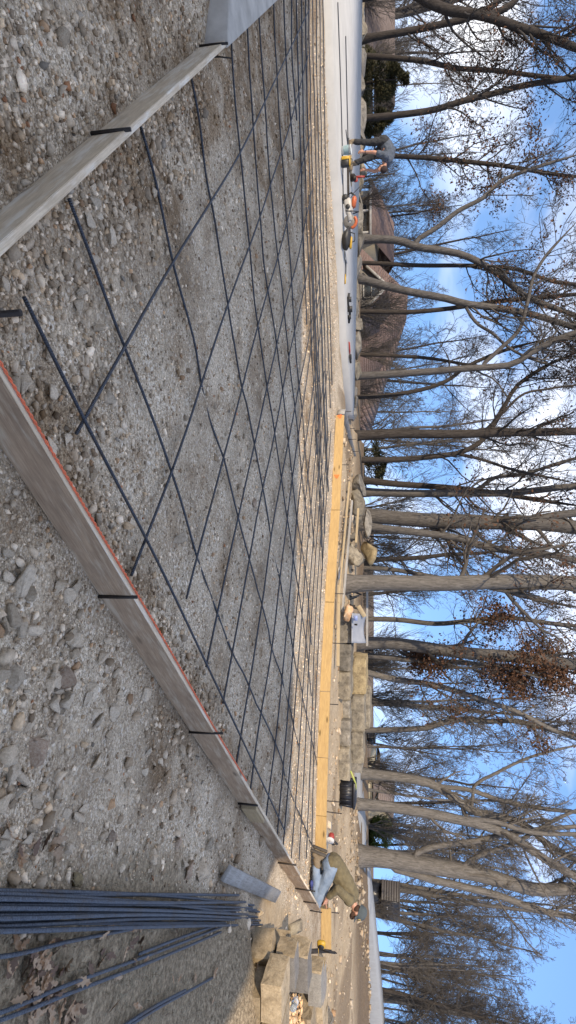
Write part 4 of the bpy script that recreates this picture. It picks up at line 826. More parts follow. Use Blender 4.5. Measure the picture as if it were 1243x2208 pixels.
# projecting gable with light siding
gl, gr_, gt = hp(792, 580, 33.5) - off, hp(792, 668, 33.5) - off, hp(838, 622, 33.5) - off
mb = MB(); mb.add([(gl[0], gl[1], -1), (gr_[0], gr_[1], -1), (gr_[0], gr_[1], gr_[2]), (gt[0], gt[1], gt[2]), (gl[0], gl[1], gl[2]), (gl[0], gl[1] + 4, -1), (gr_[0], gr_[1] + 4, -1), (gr_[0], gr_[1] + 4, gr_[2]), (gt[0], gt[1] + 4, gt[2]), (gl[0], gl[1] + 4, gl[2])], [[0, 1, 2, 4], [1, 6, 7, 2], [0, 4, 9, 5]], [[4, 2, 3]]); mb.build('gable', SIDE, e)
mb = MB(); yb = np.array([0, 4.5, 0]); o_ = np.array([0, -0.35, 0.06]); slope(mb, gr_ + o_ + np.array([0.4, 0, -0.35]), gr_ + o_ + yb + np.array([0.4, 0, -0.35]), gt + o_ + yb, gt + o_, 8); slope(mb, gl + o_ + yb + np.array([-0.4, 0, -0.35]), gl + o_ + np.array([-0.4, 0, -0.35]), gt + o_, gt + o_ + yb, 8); mb.build('gable_roof', ROOF, e)
for a_, s_ in ((gl, -1), (gr_, 1)):
    m2 = MB(); v = (gt - a_); ln = np.linalg.norm(v); m2.box((a_ + gt) / 2 + np.array([0, -0.42, -0.02]), (ln, 0.06, 0.14), Ry(-math.atan2(v[2], v[0]))); m2.build('rake_trim', TRIM, e)
window(e, (gl + gr_) / 2 + np.array([0.1, -0.03, 0.25]), (1, 0, 0), 0.8, 0.9)
lab(e, 'brown hip roofed house with grey gable below the slope', 'house')
# house B: low tan house with white gutter
Yb = 40.0; a = hp(782, 412, Yb); b_ = hp(782, 512, Yb); gz = float(height(a[0], Yb)); off = np.array([(a[0] + b_[0]) / 2, Yb, gz]); e = empty('house', off)
ev = hp(806, 412, Yb)[2] - gz; rd = hp(850, 450, Yb + 4)[2] - gz; xl, xr = a[0] - off[0], b_[0] - off[0]
mb = MB(); mb.box(((xl + xr) / 2, 4, ev / 2), (xr - xl, 8, ev)); mb.build('wall', SIDET, e)
mb = MB(); slope(mb, (xl - 0.4, -0.6, ev - 0.1), (xr + 0.4, -0.6, ev - 0.1), (xr + 0.4, 4, rd), (xl + 0.5, 4, rd), 22); slope(mb, (xr + 0.4, 8.6, ev - 0.1), (xl - 0.4, 8.6, ev - 0.1), (xl + 0.5, 4, rd), (xr + 0.4, 4, rd), 12); mb.build('roof', ROOF, e)
mb = MB(); mb.box(((xl + xr) / 2, -0.62, ev - 0.18), (xr - xl + 0.9, 0.14, 0.16)); mb.build('gutter', TRIM, e)
for x_ in (xl + 0.05, xl + (xr - xl) * 0.52, xr - 0.05): mb = MB(); mb.box((x_, -0.55, ev / 2 - 0.12), (0.13, 0.13, ev - 0.2)); mb.build('post', TRIM, e)
window(e, ((xl * 0.7 + xr * 0.3), -0.03, ev - 0.9), (1, 0, 0), 1.1, 0.9)
lab(e, 'low tan house with white gutter right of the bending man', 'house')
# house C: big shingled roof at the far left
Yc = 27.0; a = hp(785, -60, Yc); b_ = hp(785, 124, Yc); gz = float(height(b_[0], Yc)); off = np.array([b_[0] - 4, Yc, gz]); e = empty('house', off)
xl, xr = a[0] - 3 - off[0], b_[0] - off[0]; ev = hp(788, 60, Yc)[2] - gz; rd = hp(852, 60, Yc + 3.5)[2] - gz
mb = MB(); slope(mb, (xl, 0, ev), (xr, 0, ev), (xr + 0.05, 3.5, rd), (xl, 3.5, rd), 24); slope(mb, (xr, 7, ev), (xl, 7, ev), (xl, 3.5, rd), (xr, 3.5, rd), 10); mb.build('roof', ROOFG, e)
mb = MB(); mb.box(((xl + xr) / 2 - 0.2, 3.5, ev / 2 - 0.05), (xr - xl - 0.8, 6.2, ev)); mb.build('wall', SIDE, e)
mb = MB(); mb.box(((xl + xr) / 2, -0.06, ev - 0.1), (xr - xl, 0.1, 0.16)); mb.build('fascia', TRIM, e)
lab(e, 'house with a large grey brown shingled roof at the far left', 'house')
# houses D, E on the right
Yd = 62.0
for (p0, p1, evp, rdp, mat, lb, gable) in (((778, 1655), (778, 1722), 806, 818, SIDEC, 'cream sided house glimpsed behind the pale many limbed tree', False), ((783, 1722), (783, 1795), 822, 848, SIDET, 'pale tan gabled house behind the black tote tree', True)):
    a = hp(*p0, Yd); b_ = hp(*p1, Yd); gz = float(height((a[0] + b_[0]) / 2, Yd)); off = np.array([(a[0] + b_[0]) / 2, Yd, gz]); e = empty('house', off); xl, xr = a[0] - off[0], b_[0] - off[0]
    ev = hp(evp, p0[1], Yd)[2] - gz; rd = hp(rdp, p0[1], Yd)[2] - gz
    if gable:
        mb = MB(); mb.add([(xl, 0, -1), (xr, 0, -1), (xr, 0, ev), (0, 0, rd), (xl, 0, ev), (xl, 8, -1), (xr, 8, -1), (xr, 8, ev), (0, 8, rd), (xl, 8, ev)], [[0, 1, 2, 4], [1, 6, 7, 2], [0, 4, 9, 5]], [[4, 2, 3]]); mb.build('wall', mat, e)
        mb = MB(); slope(mb, (xr + 0.4, -0.4, ev - 0.3), (xr + 0.4, 8.4, ev - 0.3), (0, 8.4, rd + 0.05), (0, -0.4, rd + 0.05), 8); slope(mb, (xl - 0.4, 8.4, ev - 0.3), (xl - 0.4, -0.4, ev - 0.3), (0, -0.4, rd + 0.05), (0, 8.4, rd + 0.05), 8); mb.build('roof', ROOFG, e)
        window(e, (0.9, -0.04, ev - 0.4), (1, 0, 0), 0.9, 0.8)
    else:
        mb = MB(); mb.box((0, 3, ev / 2), (xr - xl, 6, ev)); mb.build('wall', mat, e)
        for kk in range(9): mb = MB(); mb.box((0, -0.03, ev - 0.25 - kk * 0.22), (xr - xl, 0.05, 0.17)); mb.build('siding_board', mat, e)
        mb = MB(); slope(mb, (xl - 0.3, -0.4, ev), (xr + 0.3, -0.4, ev), (xr + 0.3, 3, rd), (xl - 0.3, 3, rd), 8); slope(mb, (xr + 0.3, 6.4, ev), (xl - 0.3, 6.4, ev), (xl - 0.3, 3, rd), (xr + 0.3, 3, rd), 8); mb.build('roof', ROOFG, e)
        window(e, (0.3, -0.07, ev - 1.2), (1, 0, 0), 0.9, 1.1)
    lab(e, lb, 'house')
# the house behind the photographer: its shadow covers the near ground
HE = 6.6; k_ = HE / SUN.z
def roofpt(gx_, gy_): return np.array([gx_ + SUN.x * k_, gy_ + SUN.y * k_, HE])
C1 = roofpt(4.25, 7.9); C2 = roofpt(-9.6, 9.75); C1b = C1 + np.array([0.1, -11, 0]); C2b = C2 + np.array([-6, -11, 0]); C2 = C2 + (C2 - C1) * 0.55; C2b = C2 + np.array([-0.5, -11, 0])
e = empty('house', (C1[0] - 5, C1[1] - 5, 0)); off = np.array([C1[0] - 5, C1[1] - 5, 0.0])
mb = MB(); ins = 0.5
pl = [C1 + np.array([-ins, -ins, 0]), C2 + np.array([ins, -ins, 0]), C2b + np.array([ins, ins, 0]), C1b + np.array([-ins, ins, 0])]
mb.prism([tuple((p - off)[:2]) for p in pl], -0.2, HE - 0.12); mb.build('wall', SIDEC, e)
mb = MB(); rl = (C2 + C2b) / 2 + np.array([1.0, 0, 1.6]); rr_ = (C1 + C1b) / 2 + np.array([-4.5, 0, 1.6])
slope(mb, C2 - off, C1 - off, rr_ - off, rl - off, 14); slope(mb, C1b - off, C2b - off, rl - off, rr_ - off, 14); slope(mb, C1 - off, C1b - off, rr_ - off, rr_ - off, 12); slope(mb, C2b - off, C2 - off, rl - off, rl - off, 12); mb.build('roof', ROOF, e)
ux = norm((C1 - C2)); 
for s_ in (2.0, 5.0, 9.0, 13.0):
    for z_ in (1.7, 4.6): c = C1 - ux * s_ + np.array([0, -ins + 0.02, 0]); c[2] = z_; window(e, c - off, ux, 1.1, 1.3)
lab(e, 'two storey tan house behind the photographer that shades the near ground', 'house')

# ================================================================== STONE WORK
def rough_block(r, d, amp=0.02, n=5, skew=0.0):
    b = bmesh.new(); bmesh.ops.create_cube(b, size=1.0); bmesh.ops.subdivide_edges(b, edges=list(b.edges), cuts=n, use_grid_fill=True)
    s = r.uniform(0, 50, 3)
    for v in b.verts:
        p = np.array(v.co[:]) * np.asarray(d); q = np.array(v.co[:]) * 2
        m_ = np.sort(np.abs(q))[::-1]; rd = 1 - 0.03 * max(0, m_[0] + m_[1] - 1.75) * 4
        nn = np.array([math.sin(p[1] * 17 + s[0]) + math.sin(p[2] * 23 + s[1]), math.sin(p[2] * 19 + s[1]) + math.sin(p[0] * 13 + s[2]), math.sin(p[0] * 15 + s[2]) + math.sin(p[1] * 21 + s[0])]) * 0.4 + r.normal(0, 0.35, 3)
        sk = 1 + skew * (q[0] * 0.5 * math.sin(s[0]) + 0.5 * q[1] * math.sin(s[1]))
        v.co = Vector((p * rd + nn * amp) * np.array([1 + skew * 0.4 * q[2] * math.sin(s[2]), 1, sk]))
    bmesh.ops.triangulate(b, faces=list(b.faces)); me = bpy.data.meshes.new('block'); b.to_mesh(me); b.free(); return me
rw = np.random.default_rng(77)
def place_block(p0, p1, top, Y0, depth, mat, label, cat='stone block', group=None, yaw=0.0, amp=0.022, name='stone_block'):
    """block filling photo rectangle from p0=(px bottom, py left) to (top, p1) with its front at depth Y0"""
    A = D(p0[0], p0[1], Y0); B_ = D(top, p1, Y0); w_ = B_[0] - A[0]; h_ = B_[2] - A[2]
    o = link(name, rough_block(rw, (w_, depth, h_), amp * 0.5, 5, 0.10), mat); o.location = ((A[0] + B_[0]) / 2, Y0 + depth / 2, (A[2] + B_[2]) / 2); o.rotation_euler.z = yaw
    return lab(o, label, cat, group)
gW = 'large limestone blocks stacked as a wall'
for a in (((725, 1318), 1388, 757, 13.5, 0.8, LIMEGREY, 'rough grey block of the lower course under the grey sheet'), ((725, 1388), 1449, 757, 13.45, 0.8, LIMEGREY, 'mottled grey block of the lower course left of the tan one'), ((726, 1450), 1510, 756, 13.4, 0.7, LIME, 'greenish tan block of the lower course'),
          ((727, 1511), 1552, 755, 13.9, 0.6, LIMEGREY, 'small dark recessed block of the lower course'), ((728, 1553), 1612, 755, 13.7, 0.7, LIMEGREY, 'long grey block of the lower course, left half'), ((728, 1613), 1684, 754, 13.6, 0.7, LIME, 'long grey tan block at the right end of the lower course'),
          ((758, 1419), 1499, 790, 14.3, 0.7, LIMETAN, 'tan weathered block of the upper course'), ((757, 1500), 1579, 786, 14.2, 0.7, LIME, 'dark faced block of the upper course with a pale top'), ((757, 1580), 1648, 784, 14.1, 0.6, LIME, 'grey tan block at the right of the upper course'),
          ((784, 1496), 1574, 798, 15.2, 0.9, LIME, 'pale slab on top of the stone wall'), ((755, 1636), 1668, 782, 14.9, 0.6, LIMEGREY, 'grey block end behind the green hose')):
    place_block(a[0], a[1], a[2], a[3], a[4], a[5], a[6], 'stone block', gW)
def boulder(p0, p1, top, Y0, mat, label, seed, dep=0.9, cuts=11, group='boulders behind the yellow boards'):
    A = D(p0[0], p0[1], Y0); B_ = D(top, p1, Y0); w_, h_ = B_[0] - A[0], B_[2] - A[2]
    me = rock_mesh(np.random.default_rng(seed), (w_ * 0.95, dep, h_ * 1.0), 3, cuts, 0.06, (0.33, 0.66)); o = link('boulder', me, mat)
    o.location = ((A[0] + B_[0]) / 2, Y0 + dep * 0.3, (A[2] + B_[2]) / 2); return lab(o, label, 'boulder', group)
boulder((752, 1018), 1082, 787, 16.2, LIMEGREY, 'small grey boulder farthest left of the group', 41, 0.7)
boulder((752, 1060), 1106, 788, 15.7, LIME, 'tan sloping boulder with a rusty foot', 42, 0.7)
boulder((782, 1085), 1150, 799, 16.6, LIMEGREY, 'flat grey boulder lying over a dark gap', 43, 0.7)
boulder((744, 1168), 1238, 787, 15.0, LIME, 'big rounded tan boulder left of the near trunk', 44, 0.8)
boulder((772, 1160), 1216, 811, 16.0, LIMETAN, 'tan rough boulder behind the big rounded one', 45, 0.7)
boulder((755, 1105), 1140, 776, 16.4, LIMEGREY, 'dark grey rock under the flat boulder', 46, 0.5)
boulder((748, 1148), 1172, 768, 15.6, LIMEGREY, 'small grey rock between the larger boulders', 47, 0.4)
# edging rocks along the far side of the slab
edge = [(-40, 40, 792), (40, 90, 789), (90, 150, 790), (150, 205, 788), (205, 262, 786), (262, 300, 787), (300, 336, 784), (336, 372, 786), (372, 402, 782), (402, 446, 779), (446, 490, 780), (490, 545, 788), (545, 590, 778), (590, 632, 776), (632, 676, 774), (676, 716, 780), (716, 772, 776), (772, 812, 779), (826, 858, 770), (858, 880, 769), (880, 905, 768)]
for k, (u0, u1, tp) in enumerate(edge):
    um = (u0 + u1) / 2; Yk = float(np.interp(um, [0, 300, 600, 890], [19.3, 18.6, 17.3, 16.3])) + random.uniform(0, 0.35); A = D(757 + 4 * (um < 600), u0 - 3, Yk); B_ = D(tp, u1 + 3, Yk)
    me = rock_mesh(np.random.default_rng(900 + k), (B_[0] - A[0], 0.75, max(0.2, B_[2] - A[2])), 3, 12, 0.07, (0.33, 0.68)); o = link('edging_rock', me, random.choice([LIME, LIMEGREY, LIME, CLOD])); o.location = ((A[0] + B_[0]) / 2, Yk + 0.2, (A[2] + B_[2]) / 2)
    lab(o, ordn[k] + ' rough edging rock from the left along the far side of the slab', 'rock', 'rocks edging the slab')
BLOCKP = rockmat('pale_grey_block', (0.42, 0.40, 0.36), (0.36, 0.34, 0.31), (0.29, 0.275, 0.25), 12.0, 0.003)
# wall of tan landscape blocks, lower right
we = empty('block_wall', (5.4, 5.4, 0)); wo_ = np.array([5.4, 5.4, 0.0])
def wblk(c, d, yaw=0.0, mat=BLOCKM, amp=0.0035, name='block', par=we, tilt=0.0):
    me = rough_block(rw, d, amp, 4); o = link(name, me, mat, par); o.location = tuple(np.asarray(c) - (wo_ if par is we else 0)); o.rotation_euler = (tilt, 0, yaw); return o
zt = 0.52; hc = 0.195
for row, (off_, x0) in enumerate(((0.0, 4.14), (0.16, 4.12), (0.05, 4.2))):
    x = x0 + off_
    while x < 6.9:
        w_ = random.choice([0.30, 0.42, 0.36]); y = 5.02 + 0.02 * random.random() + 0.0
        wblk((x + w_ / 2, y + 0.19, zt - hc * (row + 0.5)), (w_ - 0.008, 0.38, hc - 0.006), 0.02 * random.uniform(-1, 1)); x += w_
x = 5.75
while x < 8.6:                                                     # back row, rougher
    w_ = random.choice([0.34, 0.46]); wblk((x + w_ / 2, 6.75 + 0.08 * (x - 5), zt - 0.12), (w_ - 0.01, 0.42, 0.24), 0.05, BLOCKM, 0.012); wblk((x + w_ / 2 + 0.1, 7.25 + 0.08 * (x - 5), zt - 0.08), (w_ - 0.01, 0.44, 0.30), 0.05, BLOCKM, 0.012); x += w_
x = 5.8
while x < 8.4:
    w_ = 0.44; wblk((x + w_ / 2, 7.0 + 0.08 * (x - 5), 0.13), (w_ - 0.01, 0.9, 0.26), 0.05, BLOCKM, 0.006); x += w_
lab(we, 'low tan landscape block wall with a gravel filled core', 'wall')
xg = r1.uniform(4.0, 7.2, 2600); yg = r1.uniform(5.42, 6.6, 2600); kg = xg > 4.55 + (yg - 5.42) * 0.8; xg, yg = xg[kg], yg[kg]; V, Fa, c = pebbles(xg, yg, np.clip(r1.lognormal(math.log(0.045), 0.3, len(xg)), 0.02, 0.08), C8, r1); V[:, 2] += 0.40 - np.repeat(height(xg, yg), 8) + np.repeat(0.05 * vn(xg, yg, 2.0, 3), 8)
c = c * np.array([1.15, 1.0, 0.82]); g = gravel('wall_core_gravel', [(V, Fa, c)]); lab(g, 'tan gravel filling the core of the block wall', 'gravel')
mb = MB(); mb.prism([(4.45, 5.42), (7.2, 5.42), (7.2, 6.7), (5.5, 6.6), (4.9, 6.0)], -0.1, 0.40); struct(mb.build('wall_core_fill', CLOD))
loose = [((4.44, 5.66, 0.44), (0.36, 0.22, 0.19), 0.10, 'grey block with a tan split end, nearest the front of the wall end'), ((4.66, 5.95, 0.52), (0.38, 0.24, 0.19), 0.04, 'long grey block stacked second at the wall end'), ((4.90, 6.28, 0.46), (0.36, 0.24, 0.17), 0.22, 'grey block third at the wall end before the tape measure'), ((5.22, 6.45, 0.60), (0.36, 0.2, 0.15), -0.05, 'pale grey slab block lying across the wall end'), ((5.55, 6.90, 0.55), (0.38, 0.24, 0.18), 0.08, 'grey block at the far corner of the wall end'), ((4.30, 5.58, 0.22), (0.3, 0.3, 0.2), 0.35, 'tan low block at the foot of the wall end'), ((4.75, 6.15, 0.24), (0.36, 0.34, 0.22), 0.3, 'tan block buried under the grey stacked ones'), ((5.2, 6.7, 0.3), (0.36, 0.34, 0.3), 0.2, 'tan block under the far grey block')]
for c, d, yw, l in loose:
    o = wblk(c, d, yw, BLOCKM if l.startswith('tan') else (BLOCKP if l.startswith('pale') else BLOCKG), 0.004, 'landscape_block', None, random.uniform(-0.04, 0.04)); lab(o, l, 'block', 'loose landscape blocks')
    if not l.startswith('tan'): f_ = link('split_face', rough_block(rw, (0.03, d[1] * 0.97, d[2] * 0.97), 0.006, 3), BLOCKM, o); f_.location = (-d[0] / 2 - 0.008, 0, 0)
# clod heap behind the wall
ch = empty('dirt_heap', (9.3, 9.6, 0)); r = np.random.default_rng(5)
for k in range(70):
    x_, y_ = r.normal(0, 0.75), r.normal(0, 0.5); z_ = 0.42 * math.exp(-(x_ / 1.0) ** 2 - (y_ / 0.7) ** 2) * r.uniform(0.5, 1); s = r.uniform(0.12, 0.34)
    o = bpy.data.objects.new('clod', RV[k % 10].copy() if k < 10 else o_c[k % 10]); 
    if k < 10:
        o.data.materials.clear(); o.data.materials.append(CLOD); o_c = (o_c + [o.data]) if k else [o.data]
    COL.objects.link(o); o.parent = ch; o.location = (x_, y_, z_); o.scale = (s, s, s); o.rotation_euler = tuple(r.uniform(0, 6, 3))
lab(ch, 'heap of grey dirt clods behind the tan block wall', 'dirt heap')
# ================================================================== NEW YELLOW FORMS
YT = 0.19
def yline(u0, u1, label, seg=1, z0=0.0):
    x = lambda u: None
    us = np.array([895, 1100, 1250, 1500, 1700, 1830, 1960, 2050]); px_ = np.array([725, 714, 703, 690, 683, 680, 693, 693.])
    pts = [G(float(np.interp(u, us, px_)), u)[:2] for u in np.linspace(u0, u1, seg + 1)]
    for k in range(seg):
        o = board('form_board', pts[k], pts[k + 1], YT, 0.038, NEWWOOD, z0); lab(o, label, 'form board', 'new yellow form boards')
yj = [(896, 1100, 'left end board of the new yellow form, with orange paint spots'), (1101, 1298, 'new yellow form board in front of the boulders'), (1299, 1490, 'new yellow form board before the pale trunk and grey sheet'), (1491, 1632, 'new yellow form board before the stone wall'), (1633, 1757, 'new yellow form board before the black tote'), (1758, 1834, 'short new yellow form board left of the kneeling man')]
for a, b_, l in yj: yline(a, b_, l)
p0, p1 = G(680, 1836)[:2], G(686, 1956)[:2]
lab(board('form_board', p0, p1, YT, 0.038, NEWWOOD), 'new yellow form board behind the kneeling man', 'form board', 'new yellow form boards')
p0, p1 = G(693, 1956)[:2], G(693, 2050)[:2]
lab(board('form_board', p0, p1, YT, 0.038, NEWWOOD), 'short new yellow form board right of the kneeling man', 'form board', 'new yellow form boards')
ORANGE = plain('orange_marking_paint', (0.85, 0.20, 0.05), 0.7)
for px, py, r_ in ((724, 1027, 0.055), (733, 899, 0.05)):
    q = G(714 if py > 1000 else 725, py)[:2]; us_ = G(703, 1250)[:2] - G(714, 1100)[:2] if py > 1000 else G(714, 1100)[:2] - G(725, 895)[:2]; us_ /= np.linalg.norm(us_); nn = np.array([us_[1], -us_[0]])
    base = np.interp(py, [895, 1100, 1250], [725, 714, 703]); g = G(base, py)[:2]; a = np.linspace(0, 2 * math.pi, 18, endpoint=False); rr2 = r_ * (1 + 0.22 * np.sin(a * 3 + 1) + 0.12 * np.sin(a * 7))
    zc = 0.09; V = [(g[0] + us_[0] * x_ + nn[0] * 0.0225, g[1] + us_[1] * x_ + nn[1] * 0.0225, zc + z_) for x_, z_ in zip(rr2 * np.cos(a), rr2 * np.sin(a))]
    me = mesh_np('paint_spot', V, np.array([list(range(18))])); lab(link('paint_spot', me, ORANGE), 'orange paint spot sprayed on the yellow form ' + ('under the boulder' if py > 1000 else 'near its left end'), 'paint mark')
# curved form of thin boards, turning back from the left end
def strip(pts, h, th, mat, name, label, z0=0.02):
    P = resample(np.array([(a[0], a[1], 0) for a in pts]), 22)[:, :2]; T = np.gradient(P, axis=0); T /= np.linalg.norm(T, axis=1, keepdims=True); N = np.stack([T[:, 1], -T[:, 0]], 1)
    A_, B2 = P + N * th / 2, P - N * th / 2; z = np.zeros(len(P)); V = np.concatenate([np.c_[A_, z + z0], np.c_[A_, z + z0 + h], np.c_[B2, z + z0 + h], np.c_[B2, z + z0]]); n = len(P); i_ = np.arange(n - 1)
    f = np.concatenate([np.stack([a * n + i_, a * n + i_ + 1, b_ * n + i_ + 1, b_ * n + i_], 1) for a, b_ in ((0, 1), (1, 2), (2, 3), (3, 0))] + [np.array([[0, n, 2 * n, 3 * n], [n - 1, 4 * n - 1, 3 * n - 1, 2 * n - 1]])])
    return lab(link(name, mesh_np(name, V, f), mat), label, 'form board', 'thin curved forms')
c_ = [G(725, 893)[:2], G(735, 886, .1)[:2] + [-0.02, .1], G(740, 896, .05)[:2], G(744, 925, .05)[:2], G(750, 955, .05)[:2], G(757, 985, .05)[:2]]
strip([(-2.22, 13.32), (-2.36, 13.55), (-2.30, 13.9), (-2.1, 14.5), (-1.85, 15.3), (-1.55, 16.4)], 0.17, 0.012, GREYWOOD, 'curved_form', 'thin grey curved form board turning back behind the yellow form')
for k, (px, py) in enumerate([(741, 893), (744, 912), (747, 925), (751, 945), (756, 968)]):
    g = (np.array([(-2.32, 13.75), (-2.2, 14.2), (-2.05, 14.65), (-1.85, 15.2), (-1.62, 16.0)])[k]); mb = MB(); mb.tube([(0, 0, -0.1), (0.0, 0, 0.3)], 0.008, 6)
    lab(mb.build('form_pin', DARKSTEEL, at=(g[0] - 0.02, g[1] - 0.02, 0)), 'black pin holding the thin curved form', 'stake', 'pins of the curved form')
for k, (py, tp, l) in enumerate([(1000, 0.33, 'thin stake behind the yellow form left of the boulders'), (1145, 0.30, 'thin stake behind the yellow form below the flat boulder'), (1278, 0.36, 'thin stake behind the yellow form at the pale trunk'), (1385, 0.42, 'thin stake behind the yellow form at the grey block'), (1517, 0.34, 'thin stake behind the yellow form at the dark recessed block'), (1726, 0.42, 'thin stake behind the yellow form below the black tote'), (1748, 0.45, 'tilted stake behind the yellow form right of the tote'), (1967, 0.33, 'stake behind the yellow form beside the man')]):
    b0 = float(np.interp(py, [895, 1100, 1250, 1500, 1700, 1830, 1960, 2050], [725, 714, 703, 690, 683, 680, 693, 693])); g = G(b0, py); mb = MB(); mb.tube([(0, 0, -0.1), (0.03 if py == 1748 else 0.008, 0.03, tp)], 0.0085, 6)
    lab(mb.build('form_stake', DARKSTEEL, at=(g[0] + 0.015, g[1] + 0.045, 0)), l, 'stake', 'stakes behind the yellow form')
# lumber lying behind
def flat(a, b_, wdt, th, mat, label, cat='lumber', z=None, name='lumber_board', group=None):
    za = float(height(a[0], a[1])) + 0.06; o = board(name, (a[0], a[1], za if z is None else z), (b_[0], b_[1], (float(height(b_[0], b_[1])) + 0.06) if z is None else z), th, wdt, mat); return lab(o, label, cat, group)
flat(G(736, 1040), G(722, 1300), 0.09, 0.04, PALEWOOD, 'long yellow strip of lumber lying behind the yellow form')
flat(G(741, 1080), G(727, 1320), 0.10, 0.045, GREYWOOD, 'long pale grey strip of lumber beside the yellow strip')
flat(G(724, 1262), G(716, 1436), 0.10, 0.06, PALEWOOD, 'pale board lying before the stone wall')
flat(G(770, 1098, .35), G(765, 1172, .35), 0.09, 0.05, PALEWOOD, 'short board wedged in the dark gap of the boulders', z=0.36)
flat(D(794, 1258, 15.6)[:2], D(792, 1392, 15.6)[:2], 0.12, 0.05, GREYWOOD, 'weathered rail laid across behind the pale trunk', z=D(790, 1300, 15.6)[2])
# scrap under the pale trunk: firewood sticks
for k in range(9):
    u = 1272 + k * 5.5; Yk = 14.9 + random.uniform(0, 0.4); a = D(random.uniform(748, 772), u, Yk); ln = random.uniform(0.2, 0.5); th = random.uniform(0.6, 1.9); mb = MB(); mb.tube([(-math.cos(th) * ln / 2, 0, -math.sin(th) * ln / 2), (0, random.uniform(-.05, .05), 0), (math.cos(th) * ln / 2, 0.1, math.sin(th) * ln / 2)], [0.03, 0.028, 0.022], 7)
    lab(mb.build('stick', random.choice([BARKD, BARKL, BARK]), smooth=True, at=tuple(a)), 'broken stick in the pile right of the pale trunk', 'stick', 'pile of broken sticks')
# grey sheet (stiff bag) hanging over the wall
SHEET = simple('grey_plastic_sheet', (0.30, 0.32, 0.36), (0.24, 0.26, 0.30), 5.0, 0.55, 0.4, 0.01)
n1, n2 = 14, 10; A0 = D(760, 1322, 13.35); A1 = D(759, 1386, 13.35); T0 = D(792, 1324, 13.9); V = []
for j in range(n2):
    for i_ in range(n1):
        s, q = i_ / (n1 - 1), j / (n2 - 1); p = A0 + (A1 - A0) * s + (T0 - A0) * q; p = p + np.array([0, -0.05 * math.sin(s * 7 + q * 2) * (0.3 + q), -0.07 * math.sin(s * math.pi) * q]); V.append(p)
V = np.array(V); idx = lambda a, b_: b_ * n1 + a; f = np.array([[idx(a, b_), idx(a + 1, b_), idx(a + 1, b_ + 1), idx(a, b_ + 1)] for b_ in range(n2 - 1) for a in range(n1 - 1)])
c = V.mean(0); e = empty('plastic_sheet', tuple(c)); o = link('sheet', mesh_np('sheet', V - c, f), SHEET, e, True); sd = o.modifiers.new('s', 'SOLIDIFY'); sd.thickness = 0.02
q0 = D(763, 1333, 13.2) - c; mb = MB(); mb.box(q0 + np.array([0, 0.02, 0.04]), (0.11, 0.01, 0.09)); mb.build('blue_label', plain('blue_label', (0.25, 0.33, 0.62), 0.5), e); mb = MB(); mb.box(q0 + np.array([0.14, 0.0, 0.05]), (0.04, 0.01, 0.07), ch=0.003); mb.build('handle_slot', plain('slot_black', (0.01, 0.01, 0.01), 0.8), e)
lab(e, 'stiff grey plastic sheet with a blue label draped on the stone wall', 'plastic sheet')
# brown paper bag / cardboard beside it
BAG = simple('torn_orange_bag', (0.55, 0.27, 0.10), (0.62, 0.48, 0.34), 9.0, 0.7, 0.5, 0.01)
me = rock_mesh(np.random.default_rng(3), (0.26, 0.3, 0.22), 3, 7, 0.2); o = link('torn_bag', me, BAG); o.location = tuple(D(751, 1322, 13.3)); lab(o, 'crumpled orange and white bag beside the grey sheet', 'bag')
mb = MB(); mb.box((0, 0, 0), (0.30, 0.03, 0.10), Ry(-0.5) @ Rz(0.2), 0.004); o = mb.build('wood_offcut', PALEWOOD, at=tuple(D(780, 1318, 13.6))); lab(o, 'pale board offcut leaning above the torn bag', 'wood block')
me = rock_mesh(np.random.default_rng(13), (0.24, 0.12, 0.06), 2, 5, 0.1); o = link('white_scrap', me, plain('white_scrap', (0.7, 0.7, 0.7), 0.7)); o.location = tuple(G(727, 1236) + [0, 0, 0.06]); lab(o, 'white scrap lying on the boards before the near trunk', 'scrap')
# black tote
TOTE = simple('black_plastic', (0.018, 0.02, 0.028), (0.012, 0.013, 0.018), 8.0, 0.4, 0.1)
g = G(728, 1716); Yt = 13.6; A_ = D(729, 1692, Yt); B_ = D(766, 1746, Yt); wT = B_[0] - A_[0]; hT = B_[2] - A_[2]; e = empty('storage_tote', ((A_[0] + B_[0]) / 2, Yt + 0.25, A_[2]), -0.12)
def frustum(mb, w0, d0, w1, d1, z0, z1, cx=0, cy=0):
    V = [(cx + sx * w / 2, cy + sy * d / 2, z) for (w, d, z) in ((w0, d0, z0), (w1, d1, z1)) for sx, sy in ((-1, -1), (1, -1), (1, 1), (-1, 1))]
    return mb.add(V, [[0, 1, 2, 3], [4, 5, 6, 7], [0, 1, 5, 4], [1, 2, 6, 5], [2, 3, 7, 6], [3, 0, 4, 7]])
mb = MB(); frustum(mb, wT * 0.88, 0.40, wT, 0.46, 0, hT * 0.86); 
for k in range(5): mb.box(((-0.4 + 0.2 * k) * wT, -0.226, hT * 0.42), (0.025, 0.03, hT * 0.75))
mb.build('tub', TOTE, e); mb = MB(); mb.box((0, 0, hT * 0.93), (wT * 1.06, 0.52, hT * 0.14), ch=0.01); mb.build('lid', TOTE, e); lab(e, 'black plastic storage tote at the right end of the stone wall', 'tote')
HOSE = plain('yellow_green_hose', (0.42, 0.47, 0.12), 0.5); mb = MB(); mb.tube(resample(np.array([D(756, 1662, 13.75), D(762, 1676, 13.7), D(767, 1690, 13.75), D(766, 1706, 13.9), D(762, 1720, 14.1)]), 20), 0.022, 8)
lab(mb.build('garden_hose', HOSE, smooth=True), 'yellow green hose looping behind the black tote', 'hose')
